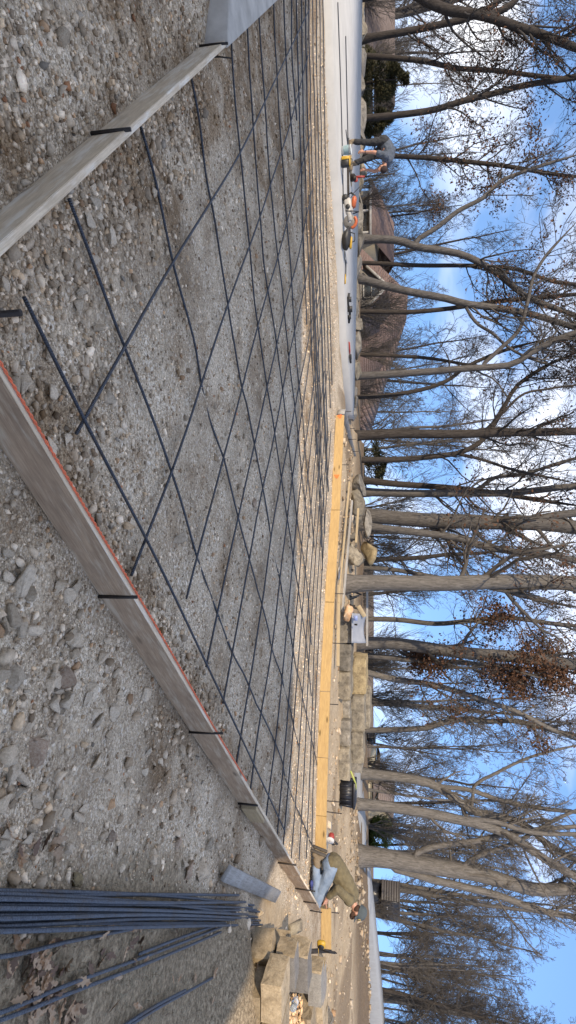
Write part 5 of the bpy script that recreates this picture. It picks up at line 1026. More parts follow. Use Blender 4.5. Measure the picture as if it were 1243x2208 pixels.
# dark slatted unit behind the wall and the dark container further right
SL = plain('dark_slat', (0.055, 0.05, 0.048), 0.6); SLB = plain('black_panel', (0.014, 0.015, 0.02), 0.35)
def slatted(px0, px1, u0, u1, u2, Y, label, nsl, cat):
    A_, B_, C_ = D(px0, u0, Y), D(px1, u1, Y), D(px0, u2, Y); h = B_[2] - A_[2]; e = empty('slatted_container', (B_[0], Y, A_[2]))
    th = math.atan2(B_[0], Y) + 0.33; wd = np.array([math.cos(th), -math.sin(th), 0]); ed = np.array([math.sin(th), math.cos(th), 0]); wS = (B_[0] - A_[0]) / 0.92; wB2 = (C_[0] - B_[0]) / 0.40   # slat wall runs back to the left, end wall back to the right
    R = Rz(-th); R2 = Rz(math.pi / 2 - th); zg = float(height(B_[0], Y + 1)) - A_[2]; up = np.array([0, 0, 1.0])
    mb = MB(); mb.box(-wd * wS / 2 + ed * wB2 / 2 + up * h / 2, (wS - 0.04, wB2 - 0.04, h - 0.04), R); mb.build('body', SL, e)
    sm_ = bpy.data.materials.get('slat_brown') or plain('slat_brown', (0.10, 0.09, 0.085), 0.6)
    for k in range(nsl): m2 = MB(); m2.box(-wd * wS / 2 + up * (k + 0.5) * h / nsl, (wS, 0.06, h / nsl * 0.80), R, 0.004); m2.build('slat', sm_, e)
    mb = MB(); mb.box(ed * wB2 / 2 + wd * 0.03 + up * h / 2, (wB2, 0.08, h), R2, 0.01); mb.build('end_panel', SLB, e)
    mb = MB(); mb.box(ed * wB2 / 2 + wd * 0.09 + up * h * 0.62, (wB2 * 0.8, 0.05, 0.05), R2, 0.004); mb.build('rail', SLB, e)
    pm_ = bpy.data.materials.get('pale_plate') or plain('pale_plate', (0.5, 0.5, 0.5), 0.5)
    for s_ in (0.35, 0.72): mb = MB(); mb.box(ed * wB2 * s_ + wd * 0.09 + up * h * 0.34, (wB2 * 0.16, 0.03, h * 0.06), R2, 0.004); mb.build('marker_plate', pm_, e)
    if zg < -0.02: mb = MB(); mb.box(-wd * wS / 2 + ed * wB2 / 2 + up * zg / 2, (wS * 0.8, wB2 * 0.8, -zg), R); mb.build('base', SLB, e)
    mb = MB(); mb.box(-wd * wS / 2 + ed * wB2 / 2 + up * (h + 0.03), (wS + 0.1, wB2 + 0.1, 0.06), R, 0.01); mb.build('top', SL, e)
    return lab(e, label, cat)
slatted(822, 860, 1903, 1945, 1980, 33, 'dark slatted container with a black end beyond the driveway', 7, 'container')
slatted(793, 806, 1577, 1592, 1603, 24, 'small dark slatted unit just above the stone wall', 6, 'unit')

# ================================================================== SCRAP PLANK, BOTTLE, TAPE, OTHER SITE THINGS
def tilt_board(name, corners, th, mat, label, cat):
    """flat plank from its four top corners"""
    C_ = np.array(corners, float); c = C_.mean(0); ux_ = norm((C_[1] - C_[0]) + (C_[2] - C_[3])); uy_ = (C_[3] - C_[0]); uy_ = norm(uy_ - (uy_ @ ux_) * ux_); uz_ = np.cross(ux_, uy_)
    Lx = np.linalg.norm(C_[1] - C_[0]); Ly = abs((C_[3] - C_[0]) @ uy_); mb = MB(); mb.box((0, 0, -th / 2), (Lx, Ly, th), None, 0.003); o = mb.build(name, mat)
    o.matrix_world = Matrix(np.vstack([np.c_[np.stack([ux_, uy_, uz_], 1), c], [0, 0, 0, 1]]).tolist()); return lab(o, label, cat)
tilt_board('plank', [G(488, 1905, .05), G(597, 1953, .05), G(602, 1915, .11), G(500, 1868, .11)], 0.038, GREYWOOD, 'short pale grey plank lying beside the ends of the rebar bundle', 'plank')
tilt_board('paver', [D(622, 2010, 7.35), D(622, 1986, 7.35), D(648, 1986, 7.5), D(648, 2010, 7.5)], 0.05, LIME, 'pale square paver leaning in the rubble before the yellow board', 'paver')
BOT = bpy.data.materials.new('clear_plastic'); BOT.use_nodes = True; bb = BOT.node_tree.nodes['Principled BSDF']; bb.inputs['Base Color'].default_value = (0.85, 0.9, 0.93, 1); bb.inputs['Roughness'].default_value = 0.12; bb.inputs['Transmission Weight'].default_value = 0.75; bb.inputs['IOR'].default_value = 1.2
e = empty('water_bottle', tuple(D(632, 2176, 5.62)), 0.0); Rb = Rz(1.35) @ Ry(math.pi / 2)
mb = MB(); mb.lathe([(0.001, 0), (0.03, 0.002), (0.033, 0.02), (0.031, 0.05), (0.033, 0.08), (0.033, 0.13), (0.028, 0.155), (0.014, 0.178), (0.013, 0.19)], (0, 0, 0), 18, Rb); mb.build('bottle_body', BOT, e, True)
mb = MB(); mb.lathe([(0.0335, 0.085), (0.0338, 0.125)], (0, 0, 0), 18, Rb); mb.build('paper_label', plain('white_paper', (0.75, 0.77, 0.8), 0.5), e, True); mb = MB(); mb.lathe([(0.001, 0.205), (0.015, 0.204), (0.015, 0.188)], (0, 0, 0), 14, Rb); mb.build('cap', plain('white_cap', (0.8, 0.8, 0.8), 0.4), e, True)
lab(e, 'clear water bottle lying on the gravel core of the wall', 'bottle')
YEL = plain('tool_yellow', (0.55, 0.33, 0.03), 0.45); BLK = plain('tool_black', (0.02, 0.02, 0.021), 0.5); RED = plain('tool_red', (0.36, 0.045, 0.035), 0.5)
p = D(690, 2036, 6.9); e = empty('tape_measure', tuple(p), 0.3); mb = MB(); mb.box((0, 0, 0.02), (0.11, 0.06, 0.10), None, 0.02); mb.build('case', YEL, e, True); mb = MB(); mb.lathe([(0.001, 0.0), (0.035, 0.0), (0.035, 0.008), (0.001, 0.008)], (0, -0.03, 0.02), 18, Rx(math.pi / 2)); mb.build('side_disc', BLK, e); mb = MB(); mb.box((0.12, 0, -0.02), (0.14, 0.025, 0.003)); mb.build('blade', YEL, e); lab(e, 'yellow tape measure resting on the back of the block wall', 'tape measure')
for k in range(6):
    a = D(690 + 3 * k, 2046 + 1.5 * k, 8.4 + 0.1 * k); mb = MB(); mb.tube([a, a + np.array([0.02, 0.03, random.uniform(0.10, 0.2)])], 0.009, 6); mb.tube([a, a + np.array([0.0, -0.1, -0.35])], 0.009, 6)
    lab(mb.build('rebar_stub', DARKSTEEL), 'short dark steel stub at the right end of the yellow boards', 'rebar', 'steel stubs right of the boards')
# power saw behind the board
p = G(689, 1815) + np.array([0.1, 0.35, 0]); e = empty('circular_saw', tuple(p), 0.5)
mb = MB(); mb.box((0, 0, 0.18), (0.20, 0.13, 0.10), None, 0.03); mb.build('motor_housing', RED, e, True); mb = MB(); mb.lathe([(0.01, -0.015), (0.085, -0.015), (0.085, 0.015), (0.01, 0.015)], (-0.06, -0.09, 0.16), 20, Rx(math.pi / 2)); mb.build('blade_guard', plain('guard_white', (0.7, 0.68, 0.66), 0.4), e, True)
mb = MB(); mb.tube([(0.08, 0, 0.22), (0.17, 0, 0.28), (0.2, 0, 0.2), (0.12, 0, 0.14)], 0.02, 8); mb.build('handle', BLK, e, True); mb = MB(); mb.box((0, -0.02, 0.105), (0.32, 0.2, 0.01)); mb.build('base_plate', GREYWOOD, e); lab(e, 'red and white power saw behind the yellow form left of the man', 'power saw')
me_ = mesh_np('x', np.zeros((3, 3)), np.array([[0, 1, 2]])); bpy.data.meshes.remove(me_)
p = G(666, 1905); e = empty('blue_glove', tuple(p + [0, 0, 0.02]), 0.4); mb = MB(); mb.box((0, 0, 0.03), (0.12, 0.08, 0.05), None, 0.02)
for k in range(4): mb.tube([(0.05, -0.03 + 0.02 * k, 0.03), (0.10, -0.035 + 0.022 * k, 0.035), (0.125, -0.035 + 0.022 * k, 0.02)], [0.011, 0.011, 0.008], 6)
mb.tube([(0, 0.04, 0.03), (0.03, 0.07, 0.03), (0.05, 0.08, 0.025)], [0.012, 0.011, 0.008], 6); mb.build('glove', plain('blue_fabric', (0.05, 0.07, 0.25), 0.8), e, True); lab(e, 'blue work glove on the ground before the kneeling man', 'glove')

# ================================================================== TOOLS ON THE SLAB
TZ = 0.162
def S(px, py): return G(px, py, TZ)
bar([(729, 5), (735, 180), (739, 330), (741, 440)], 'long dark bar lying on the slab nearest its front edge', 'bars on the slab', z=TZ + 0.011, r=0.011, mat=REBAR)
bar([(746, 78), (749, 220), (751.5, 330), (751, 445)], 'long dark bar lying along the middle of the slab', 'bars on the slab', z=TZ + 0.012, r=0.012, mat=REBAR)
bar([(746.5, 280), (751, 318)], 'short dark bar lying behind the bending man', 'bars on the slab', z=TZ + 0.011, r=0.010, mat=REBAR)
p = S(737, 325); e = empty('pail', tuple(p)); mb = MB(); mb.lathe([(0.001, 0), (0.085, 0), (0.10, 0.2), (0.105, 0.2), (0.105, 0.215), (0.09, 0.215), (0.08, 0.02), (0.001, 0.02)], (0, 0, 0), 20); mb.build('bucket', plain('pail_white', (0.66, 0.72, 0.74), 0.4), e, True)
mb = MB(); mb.lathe([(0.0905, 0.05), (0.0995, 0.16)], (0, 0, 0), 20); mb.build('teal_label', plain('teal_label', (0.26, 0.38, 0.41), 0.5), e, True); mb = MB(); a = np.linspace(0, math.pi, 12); mb.tube(np.stack([0.105 * np.cos(a), np.full(12, -0.02), 0.20 - 0.08 * np.sin(a)], 1), 0.004, 5); mb.build('bail', DARKSTEEL, e); lab(e, 'small white pail with a teal label on the slab', 'pail')
p = S(735, 351); e = empty('tool_case', tuple(p), 0.1); mb = MB(); mb.box((0, 0, 0.10), (0.19, 0.13, 0.17), None, 0.015); mb.build('case_body', BLK, e, True); mb = MB(); mb.box((-0.06, -0.072, 0.11), (0.07, 0.02, 0.17), None, 0.008); mb.build('front_cover', YEL, e, True); mb = MB(); mb.box((0, 0, 0.20), (0.20, 0.14, 0.03), None, 0.01); mb.build('lid', YEL, e, True)
mb = MB(); mb.tube([(-0.06, 0, 0.21), (-0.05, 0, 0.25), (0.05, 0, 0.25), (0.06, 0, 0.21)], 0.01, 6); mb.build('handle', BLK, e, True); lab(e, 'yellow and black tool case before the bending man', 'tool case')
# rebar bender: long timber base, red head, upright lever
a, b_ = S(749, 352), S(750, 432); e = empty('rebar_bender', tuple(S(752, 384))); o0 = np.array(S(752, 384)); mb = MB(); d = b_ - a; R = Rz(math.atan2(d[1], d[0])); mb.box((a + b_) / 2 - o0 + np.array([0, 0, 0.02]), (np.linalg.norm(d), 0.14, 0.04), R, 0.004); mb.build('base_plank', BARKD, e)
mb = MB(); mb.box((0, 0, 0.10), (0.16, 0.12, 0.12), None, 0.02); mb.lathe([(0.001, -0.05), (0.06, -0.05), (0.06, 0.05), (0.001, 0.05)], (0.05, -0.06, 0.14), 14, Rx(math.pi / 2)); mb.build('cutter_head', DARKSTEEL, e, True)
mb = MB(); mb.tube([(0, 0, 0.14), (0.0, 0, 0.28), (0.01, 0, 0.40)], [0.035, 0.03, 0.022], 8); mb.box((0.05, 0, 0.18), (0.14, 0.05, 0.10), None, 0.02); mb.build('red_lever', RED, e, True); mb = MB(); mb.tube([(0.01, 0, 0.38), (0.015, 0, 0.8), (0.02, 0, 1.12)], 0.016, 8); mb.build('handle_pipe', DARKSTEEL, e, True); lab(e, 'rebar bender with an upright lever and red head before the bending man', 'rebar bender')
tilt_board('lumber_board', [S(755, 322) + [0, 0, .02], S(755, 395) + [0, 0, .02], S(758, 395) + [0, 0, .02], S(758, 322) + [0, 0, .02]], 0.03, PALEWOOD, 'short pale orange board lying behind the feet of the bending man', 'lumber')
mb = MB(); mb.tube([S(756, 400) + [0, 0, .3], S(752, 418) + [0, 0, .12], S(750, 438) + [0, 0, .012]], 0.009, 6); lab(mb.build('thin_rod', DARKSTEEL), 'thin dark rod slanting from the bender to the slab', 'rod')
# cut-off saw
p = S(739, 460); e = empty('cutoff_saw', tuple(p), 0.25); SW = plain('saw_white', (0.48, 0.46, 0.43), 0.45); SO = plain('saw_orange', (0.52, 0.12, 0.04), 0.45)
mb = MB(); mb.box((-0.12, 0, 0.14), (0.34, 0.2, 0.17), Ry(-0.15), 0.04); mb.build('motor_housing', SW, e, True); mb = MB(); mb.box((-0.2, 0, 0.26), (0.24, 0.18, 0.10), Ry(0.2), 0.035); mb.build('top_cover', SO, e, True)
mb = MB(); mb.lathe([(0.02, -0.012), (0.145, -0.014), (0.15, 0), (0.145, 0.014), (0.02, 0.012)], (0.20, -0.06, 0.17), 28, Rx(math.pi / 2)); mb.build('cutting_disc', plain('disc_grey', (0.20, 0.19, 0.18), 0.5), e, True)
a = np.linspace(0.2, 2.3, 16); V1 = []
mb = MB(); mb.tube(np.stack([0.20 + 0.135 * np.cos(a), np.full(16, -0.06), 0.17 + 0.135 * np.sin(a)], 1), 0.035, 8); mb.build('blade_guard', SO, e, True); mb = MB(); mb.box((0.04, -0.08, 0.16), (0.30, 0.05, 0.09), Ry(-0.12), 0.02); mb.build('arm', SW, e, True)
mb = MB(); mb.tube([(-0.02, -0.1, 0.08), (0.0, -0.11, 0.25), (0.0, 0, 0.36), (0.0, 0.11, 0.25), (-0.02, 0.1, 0.08)], 0.013, 8); mb.build('front_handle', BLK, e, True); mb = MB(); mb.tube([(-0.27, 0, 0.1), (-0.36, 0, 0.12), (-0.4, 0, 0.2), (-0.34, 0, 0.28), (-0.24, 0, 0.28)], 0.022, 8); mb.build('rear_handle', BLK, e, True)
mb = MB(); mb.box((-0.3, 0, 0.07), (0.14, 0.19, 0.12), None, 0.03); mb.build('air_filter_cover', BLK, e, True); mb = MB(); mb.lathe([(0.001, 0), (0.05, 0), (0.05, 0.02), (0.001, 0.02)], (-0.1, -0.10, 0.13), 16, Rx(math.pi / 2)); mb.build('recoil_starter', BLK, e, True); lab(e, 'orange and white cut off saw standing on the slab', 'cut off saw')
# tool bag
p = S(739, 514); e = empty('tool_bag', tuple(p), 0.1); me = rock_mesh(np.random.default_rng(8), (0.40, 0.24, 0.17), 3, 4, 0.12); o = link('bag', me, BLK, e, True); o.location = (0, 0, 0.08)
mb = MB(); mb.box((0.12, -0.02, 0.19), (0.26, 0.10, 0.05), Ry(0.1), 0.02); mb.build('yellow_panel', YEL, e, True); mb = MB(); mb.tube([(-0.12, 0, 0.16), (-0.08, 0, 0.27), (0.08, 0, 0.27), (0.12, 0, 0.16)], 0.012, 6); mb.build('strap', BLK, e, True); lab(e, 'black and yellow tool bag lying right of the cut off saw', 'tool bag')
# shovel
a, b_ = S(744, 541), S(743, 612); e = empty('shovel', tuple(a)); d = b_ - a; un = norm(d); mb = MB(); mb.tube([un * 0.22 + [0, 0, .03], un * 0.6 + [0, 0, .03], d * 0.86 + [0, 0, .02]], 0.014, 8); mb.build('handle', BLK, e, True); mb = MB(); mb.tube([d * 0.72 + [0, 0, .023], d + [0, 0, .018]], 0.017, 8); mb.build('yellow_grip', YEL, e, True)
mb = MB(); mb.add([(-0.02, -0.12, 0.01), (-0.02, 0.12, 0.01), (0.26, 0.10, 0.05), (0.26, -0.10, 0.05), (-0.10, 0, 0.005), (0.30, 0, 0.04)], [[0, 1, 2, 3]], [[0, 4, 1], [3, 2, 5]]); o = mb.build('blade', plain('worn_steel', (0.36, 0.38, 0.39), 0.45, 0.6), e); so = o.modifiers.new('s', 'SOLIDIFY'); so.thickness = 0.012; o.rotation_euler.z = math.atan2(d[1], d[0]); lab(e, 'shovel with a black handle and yellow grip lying on the slab', 'shovel')
# tool belt: pouches on a strap
p = S(750, 665); e = empty('tool_belt', tuple(p), 0.35); mb = MB(); a = np.linspace(-0.34, 0.34, 14); mb.tube(np.stack([a, 0.05 * np.sin(a * 9), 0.035 + 0.015 * np.sin(a * 13)], 1), 0.03, 6); mb.build('strap', BLK, e, True)
for k, (x_, s_) in enumerate(((-0.2, 0.13), (0.02, 0.15), (0.2, 0.10))): mb = MB(); frustum(mb, s_ * 0.8, 0.09, s_, 0.12, 0.0, s_ * 0.75, x_, -0.02); mb.build('pouch', BLK, e)
lab(e, 'black tool belt with pouches lying on the slab', 'tool belt')
p = S(751, 757); e = empty('bolt_cutter', tuple(p), 0.5); mb = MB(); mb.tube([(-0.22, 0.03, 0.03), (0, 0.01, 0.03), (0.10, 0, 0.04)], 0.014, 6); mb.build('red_handle', RED, e, True); mb = MB(); mb.tube([(-0.22, -0.06, 0.05), (0, -0.02, 0.05), (0.10, 0, 0.04)], 0.014, 6); mb.build('red_handle', RED, e, True); mb = MB(); mb.box((0.15, 0, 0.05), (0.14, 0.07, 0.06), None, 0.015); mb.build('jaws', BLK, e, True); lab(e, 'red handled bolt cutter lying near the end of the slab', 'bolt cutter')
p = S(753, 776); e = empty('pliers', tuple(p), 1.0); mb = MB(); mb.tube([(-0.12, 0.02, 0.02), (0, 0, 0.03)], 0.013, 6); mb.tube([(-0.12, -0.03, 0.02), (0, 0, 0.03)], 0.013, 6); mb.build('red_grips', RED, e, True); mb = MB(); mb.box((0.05, 0, 0.035), (0.12, 0.05, 0.05), None, 0.015); mb.build('head', BLK, e, True); lab(e, 'red gripped pliers right of the bolt cutter', 'pliers')

# ================================================================== LEAVES AND GRASS
def oak_leaf(r):
    n = 9; s = np.linspace(0, 1, n); wv = 0.30 * np.sin(np.pi * np.clip(s, 0.04, 0.97)) ** 0.7 * np.where(np.arange(n) % 2, 1.0, 0.5) * r.uniform(0.8, 1.2, n); curl = r.uniform(0.1, 0.5)
    mid = np.stack([s - 0.5, 0.05 * np.sin(s * 4 + r.uniform(0, 6)), curl * (s - 0.5) ** 2], 1); L_, R_ = mid + np.stack([0 * s, wv, curl * wv * 1.2], 1), mid - np.stack([0 * s, wv * r.uniform(0.8, 1.1), -curl * wv * 0.8], 1)
    V = np.vstack([mid, L_, R_, [[-0.72, 0.01, 0.02]]]); i_ = np.arange(n - 1)
    return mesh_np('leaf', V, [np.concatenate([np.stack([i_, i_ + 1, n + i_ + 1, n + i_], 1), np.stack([i_ + 1, i_, 2 * n + i_, 2 * n + i_ + 1], 1)]), np.array([[0, n, 3 * n], [0, 3 * n, 2 * n]])])
LV = [oak_leaf(np.random.default_rng(60 + k)) for k in range(8)]
for k, m_ in enumerate(LV): m_.materials.append(GROUNDLEAF if k % 4 else leafmat('dark_oak_leaf_%d' % k, [(0.10, 0.07, 0.05), (0.18, 0.12, 0.09), (0.13, 0.085, 0.06)]))
random.seed(31); cnt = 0
cl = [((80, 2130), 40, 60), ((110, 2110), 50, 22), ((200, 2060), 25, 8), ((40, 1830), 30, 8), ((120, 1830), 18, 7), ((250, 2160), 90, 14), ((60, 2060), 25, 8), ((430, 2080), 60, 8), ((280, 2070), 16, 4), ((130, 2190), 30, 14), ((300, 1990), 30, 4)]
for (c_, sd, n_) in cl:
    for k in range(n_):
        g = G(c_[0] + random.gauss(0, sd * 0.75), c_[1] + random.gauss(0, sd)); 
        if g[1] > 7 or g[1] < 1.3 or dgrass(g[0], g[1]) < -0.3: continue
        o = bpy.data.objects.new('oak_leaf', LV[random.randrange(8)]); COL.objects.link(o); s = random.uniform(0.05, 0.095); o.scale = (s, s, s); o.location = (g[0], g[1], float(height(g[0], g[1])) + random.uniform(0.008, 0.03)); o.rotation_euler = (random.gauss(0, 0.45), random.gauss(0, 0.45), random.uniform(0, 6.28))
        lab(o, 'dry curled oak leaf lying on the dead grass', 'leaf', 'oak leaves on the dead grass')
n = 90000; x = r1.uniform(0.6, 6.2, n); y = r1.uniform(1.5, 6.2, n); k = inview(x, y, 0.2) & (dgrass(x, y) > -0.15 + 0.4 * r1.random(n)) & (r1.random(n) < np.exp(-(y - 1.6) / 3.5)) & (r1.random(n) < 0.35 + 1.2 * np.clip(vn(x, y, 3.0, 51) + 0.3, 0, 1)); x, y = x[k], y[k]; n = len(x)
a = r1.uniform(0, 6.28, n); el = np.abs(r1.normal(0.15, 0.32, n)); ln = r1.uniform(0.02, 0.06, n); d = np.stack([np.cos(a) * np.cos(el), np.sin(a) * np.cos(el), np.sin(el)], 1); p = np.stack([x, y, height(x, y) + 0.003], 1); sd = np.stack([-np.sin(a), np.cos(a), 0 * a], 1) * 0.0014
m_ = p + d * (ln * 0.55)[:, None] + np.array([0, 0, 0.004]); V = np.stack([p - sd, p + sd, m_ + sd, m_ - sd, p + d * ln[:, None]], 1).reshape(-1, 3); i_ = np.arange(n) * 5
g = link('dead_grass', mesh_np('dead_grass', V, [np.stack([i_, i_ + 1, i_ + 2, i_ + 3], 1), np.stack([i_ + 3, i_ + 2, i_ + 4], 1)]), DRYGRASS); g['kind'] = 'stuff'; lab(g, 'sparse dead grass matted over dark soil under the rebar bundle', 'grass')

# ================================================================== PEOPLE
def blob(name, parts, mat, parent, voxel=0.012, smooth=6, fac=0.5, fold=0.0):
    """capsules (a, b, ra, rb) and ellipsoids (c, (rx,ry,rz)) melted into one continuous skin"""
    mb = MB()
    for q in parts:
        if len(q) == 2:
            V, Fc = I3; mb.add(V * np.asarray(q[1]) + np.asarray(q[0]), f3=Fc)
        else:
            a, b_, ra, rb = q; a, b_ = np.asarray(a, float), np.asarray(b_, float); d = norm(b_ - a); t = [-1, -0.8, -0.4]; P = [a - d * ra * 0.98, a - d * ra * 0.75, a - d * ra * 0.35, a, b_, b_ + d * rb * 0.35, b_ + d * rb * 0.75, b_ + d * rb * 0.98]; R = [0.15 * ra, 0.66 * ra, 0.93 * ra, ra, rb, 0.93 * rb, 0.66 * rb, 0.15 * rb]; mb.tube(P, R, 14)
    V, Fs = mb.arrays(); o = link(name, mesh_np(name, V, Fs), mat, parent)
    m = o.modifiers.new('melt', 'REMESH'); m.mode = 'VOXEL'; m.voxel_size = voxel; m.use_smooth_shade = True
    s = o.modifiers.new('soft', 'SMOOTH'); s.iterations = smooth; s.factor = fac
    if fold:
        tx = bpy.data.textures.get('fold_noise') or bpy.data.textures.new('fold_noise', 'CLOUDS'); tx.noise_scale = 0.075; tx.noise_depth = 2
        d = o.modifiers.new('folds', 'DISPLACE'); d.texture = tx; d.texture_coords = 'GLOBAL'; d.strength = fold; d.mid_level = 0.55
    return o
SKIN = simple('skin', (0.50, 0.27, 0.19), (0.44, 0.22, 0.15), 20.0, 0.5, 0.1, 0.001)
def cloth(name, c1, c2, sc=14): return simple(name, c1, c2, sc, 0.9, 0.5, 0.004)
OLIVE = cloth('olive_cotton', (0.17, 0.14, 0.08), (0.10, 0.082, 0.048)); JEAN = cloth('faded_denim', (0.24, 0.31, 0.42), (0.13, 0.185, 0.28), 9); BOOT = cloth('tan_work_boot', (0.24, 0.19, 0.13), (0.15, 0.115, 0.08)); CAPM = cloth('slate_cap', (0.075, 0.095, 0.105), (0.055, 0.07, 0.08)); HAIR = cloth('brown_hair', (0.075, 0.035, 0.02), (0.04, 0.02, 0.012), 60)
SOLE = plain('boot_sole', (0.10, 0.085, 0.07), 0.9)
def hand(wr, kn, side, r=0.010):
    """palm + five bent fingers from wrist to knuckles; returns capsules"""
    wr, kn = np.asarray(wr, float), np.asarray(kn, float); d = norm(kn - wr); s = np.asarray(side, float); s = norm(s - (s @ d) * d); dn = np.cross(d, s); out = [(wr, kn - d * 0.01, 0.026, 0.034)]
    for k in range(4):
        o_ = s * (-0.033 + 0.022 * k); L_ = [0.062, 0.075, 0.07, 0.055][k]; a = kn + o_; b_ = a + d * L_ * 0.55 - dn * 0.012; c = b_ + d * L_ * 0.35 - dn * 0.03; out += [(a - d * 0.02, b_, r, r * 0.95), (b_, c, r * 0.95, r * 0.8)]
    a = wr + d * 0.03 + s * -0.03; b_ = a + d * 0.035 - s * 0.03; out += [(a, b_, r * 1.25, r * 1.1), (b_, b_ + d * 0.03 - s * 0.006, r * 1.1, r * 0.85)]
    return out
# --- kneeling man, facing right, sitting on his heels
K = G(668, 1897); e = empty('person', (K[0], K[1] + 0.08, 0.0), -0.22)
hipL, hipR = (-0.22, 0.10, 0.36), (-0.22, -0.10, 0.37); knL, knR = (0.30, 0.17, 0.11), (0.31, -0.14, 0.14); anL, anR = (-0.24, 0.12, 0.10), (-0.25, -0.12, 0.11)
shL, shR = (0.20, 0.18, 0.66), (0.20, -0.19, 0.67); elR, wrR = (0.02, -0.30, 0.50), (0.21, -0.21, 0.31); elL, wrL = (0.16, 0.28, 0.42), (0.34, 0.16, 0.27); neck = (0.30, 0.0, 0.72); hd = np.array([0.42, -0.02, 0.80])
kR, kL = (0.29, -0.17, 0.275), (0.41, 0.12, 0.25)
body = [((-0.2, 0, 0.40), (0.02, 0, 0.54), 0.135, 0.145), ((0.02, 0, 0.54), (0.19, 0, 0.66), 0.15, 0.135), (shL, shR, 0.075, 0.075), (shR, elR, 0.055, 0.045), (elR, wrR, 0.042, 0.028), (shL, elL, 0.055, 0.045), (elL, wrL, 0.042, 0.028),
        (hipL, knL, 0.085, 0.06), (hipR, knR, 0.085, 0.06), (knL, anL, 0.055, 0.04), (knR, anR, 0.055, 0.04), ((0.22, 0, 0.68), neck, 0.062, 0.056), (neck, tuple(hd - [0.02, 0, 0.03]), 0.055, 0.06),
        (tuple(hd), (0.093, 0.078, 0.10)), (tuple(hd + [0.055, 0, -0.06]), (0.055, 0.052, 0.055)), (tuple(hd + [0.098, 0, -0.025]), tuple(hd + [0.108, 0, -0.045]), 0.012, 0.017), (tuple(hd + [-0.005, -0.08, -0.02]), (0.018, 0.012, 0.030)), (tuple(hd + [-0.005, 0.08, -0.02]), (0.018, 0.012, 0.030))] + hand(wrR, kR, (0, 1, 0.2)) + hand(wrL, kL, (0, -1, 0.2))
blob('body', body, SKIN, e, 0.0085, 4)
jk = [((-0.24, 0, 0.40), (0.0, 0, 0.55), 0.155, 0.165), ((0.0, 0, 0.55), (0.18, 0, 0.67), 0.168, 0.15), (shL, shR, 0.092, 0.092), (shR, elR, 0.075, 0.066), (elR, (0.17, -0.23, 0.35), 0.064, 0.05), (shL, elL, 0.075, 0.066), (elL, (0.31, 0.18, 0.30), 0.062, 0.05), ((0.18, 0, 0.68), (0.255, 0, 0.705), 0.085, 0.075), ((-0.27, -0.09, 0.37), (-0.27, 0.09, 0.37), 0.12, 0.12)]
blob('jacket', jk, OLIVE, e, 0.011, 4, 0.5, 0.03)
jn = [((-0.24, -0.08, 0.33), (-0.24, 0.08, 0.33), 0.135, 0.135), (hipL, knL, 0.108, 0.085), (hipR, knR, 0.11, 0.088), (knL, (-0.18, 0.12, 0.10), 0.082, 0.062), (knR, (-0.18, -0.12, 0.11), 0.085, 0.064)]
blob('jeans', jn, JEAN, e, 0.011, 4, 0.5, 0.016)
for an, s_ in ((anL, 1), (anR, -1)):
    bt = empty; a = np.array(an); o = blob('boot', [(tuple(a + [0.03, 0, 0.02]), tuple(a + [-0.05, 0, 0.0]), 0.058, 0.055), (tuple(a + [-0.08, 0, 0.03]), tuple(a + [-0.14, 0, -0.03]), 0.052, 0.046), (tuple(a + [-0.10, 0, 0.06]), tuple(a + [-0.12, 0, 0.10]), 0.045, 0.04)], BOOT, e, 0.010, 3)
    mb = MB(); mb.box(a + [-0.165, 0, 0.03], (0.03, 0.095, 0.27), Ry(0.25), 0.012); mb.build('sole', SOLE, o, True)
tl = Ry(0.30)
mb = MB(); n_ = 20; mb.lathe([(0.103, -0.015), (0.105, 0.03), (0.098, 0.07), (0.07, 0.105), (0.03, 0.12), (0.001, 0.123)], (0, 0, 0), 22); o = mb.build('cap', CAPM, e, True); o.location = tuple(hd + [-0.005, 0, 0.025]); o.rotation_euler = (0, 0.34, -0.25); o.scale = (1.03, 0.88, 1.0)
V = []; 
for j in range(6):
    for i_ in range(9):
        th = -1.05 + 2.1 * i_ / 8; rr2 = 0.098 + 0.072 * j / 5 * math.cos(th * 0.75); V.append((rr2 * math.cos(th), rr2 * math.sin(th), -0.012 - 0.018 * j / 5 - 0.02 * (th * th) * 0.4 * j / 5))
f = np.array([[j * 9 + i_, j * 9 + i_ + 1, (j + 1) * 9 + i_ + 1, (j + 1) * 9 + i_] for j in range(5) for i_ in range(8)]); q = link('visor', mesh_np('visor', V, f), CAPM, o, True); so = q.modifiers.new('s', 'SOLIDIFY'); so.thickness = 0.006
mb = MB(); mb.box((0.0, 0, 0), (0.008, 0.058, 0.042), None, 0.003); q = mb.build('cap_patch', plain('cap_patch', (0.55, 0.40, 0.14), 0.7), o); q.location = (0.095, -0.038, 0.04); q.rotation_euler = (0, -0.25, -0.38)
mb = MB(); mb.box((0.004, 0, 0.0), (0.006, 0.034, 0.016), None, 0.002); q = mb.build('patch_emblem', plain('patch_dark', (0.05, 0.05, 0.05), 0.7), o); q.location = (0.097, -0.039, 0.04); q.rotation_euler = (0, -0.25, -0.38)
blob('beard', [(tuple(hd + [0.07, 0, -0.095]), (0.05, 0.055, 0.04)), (tuple(hd + [0.02, -0.062, -0.07]), (0.045, 0.022, 0.045)), (tuple(hd + [0.02, 0.062, -0.07]), (0.045, 0.022, 0.045))], HAIR, e, 0.008, 3)
blob('hair', [(tuple(hd + [-0.045, 0, -0.015]), (0.062, 0.078, 0.065))], HAIR, e, 0.009, 2)
EYE_M = plain('eye_dark', (0.03, 0.02, 0.015), 0.3)
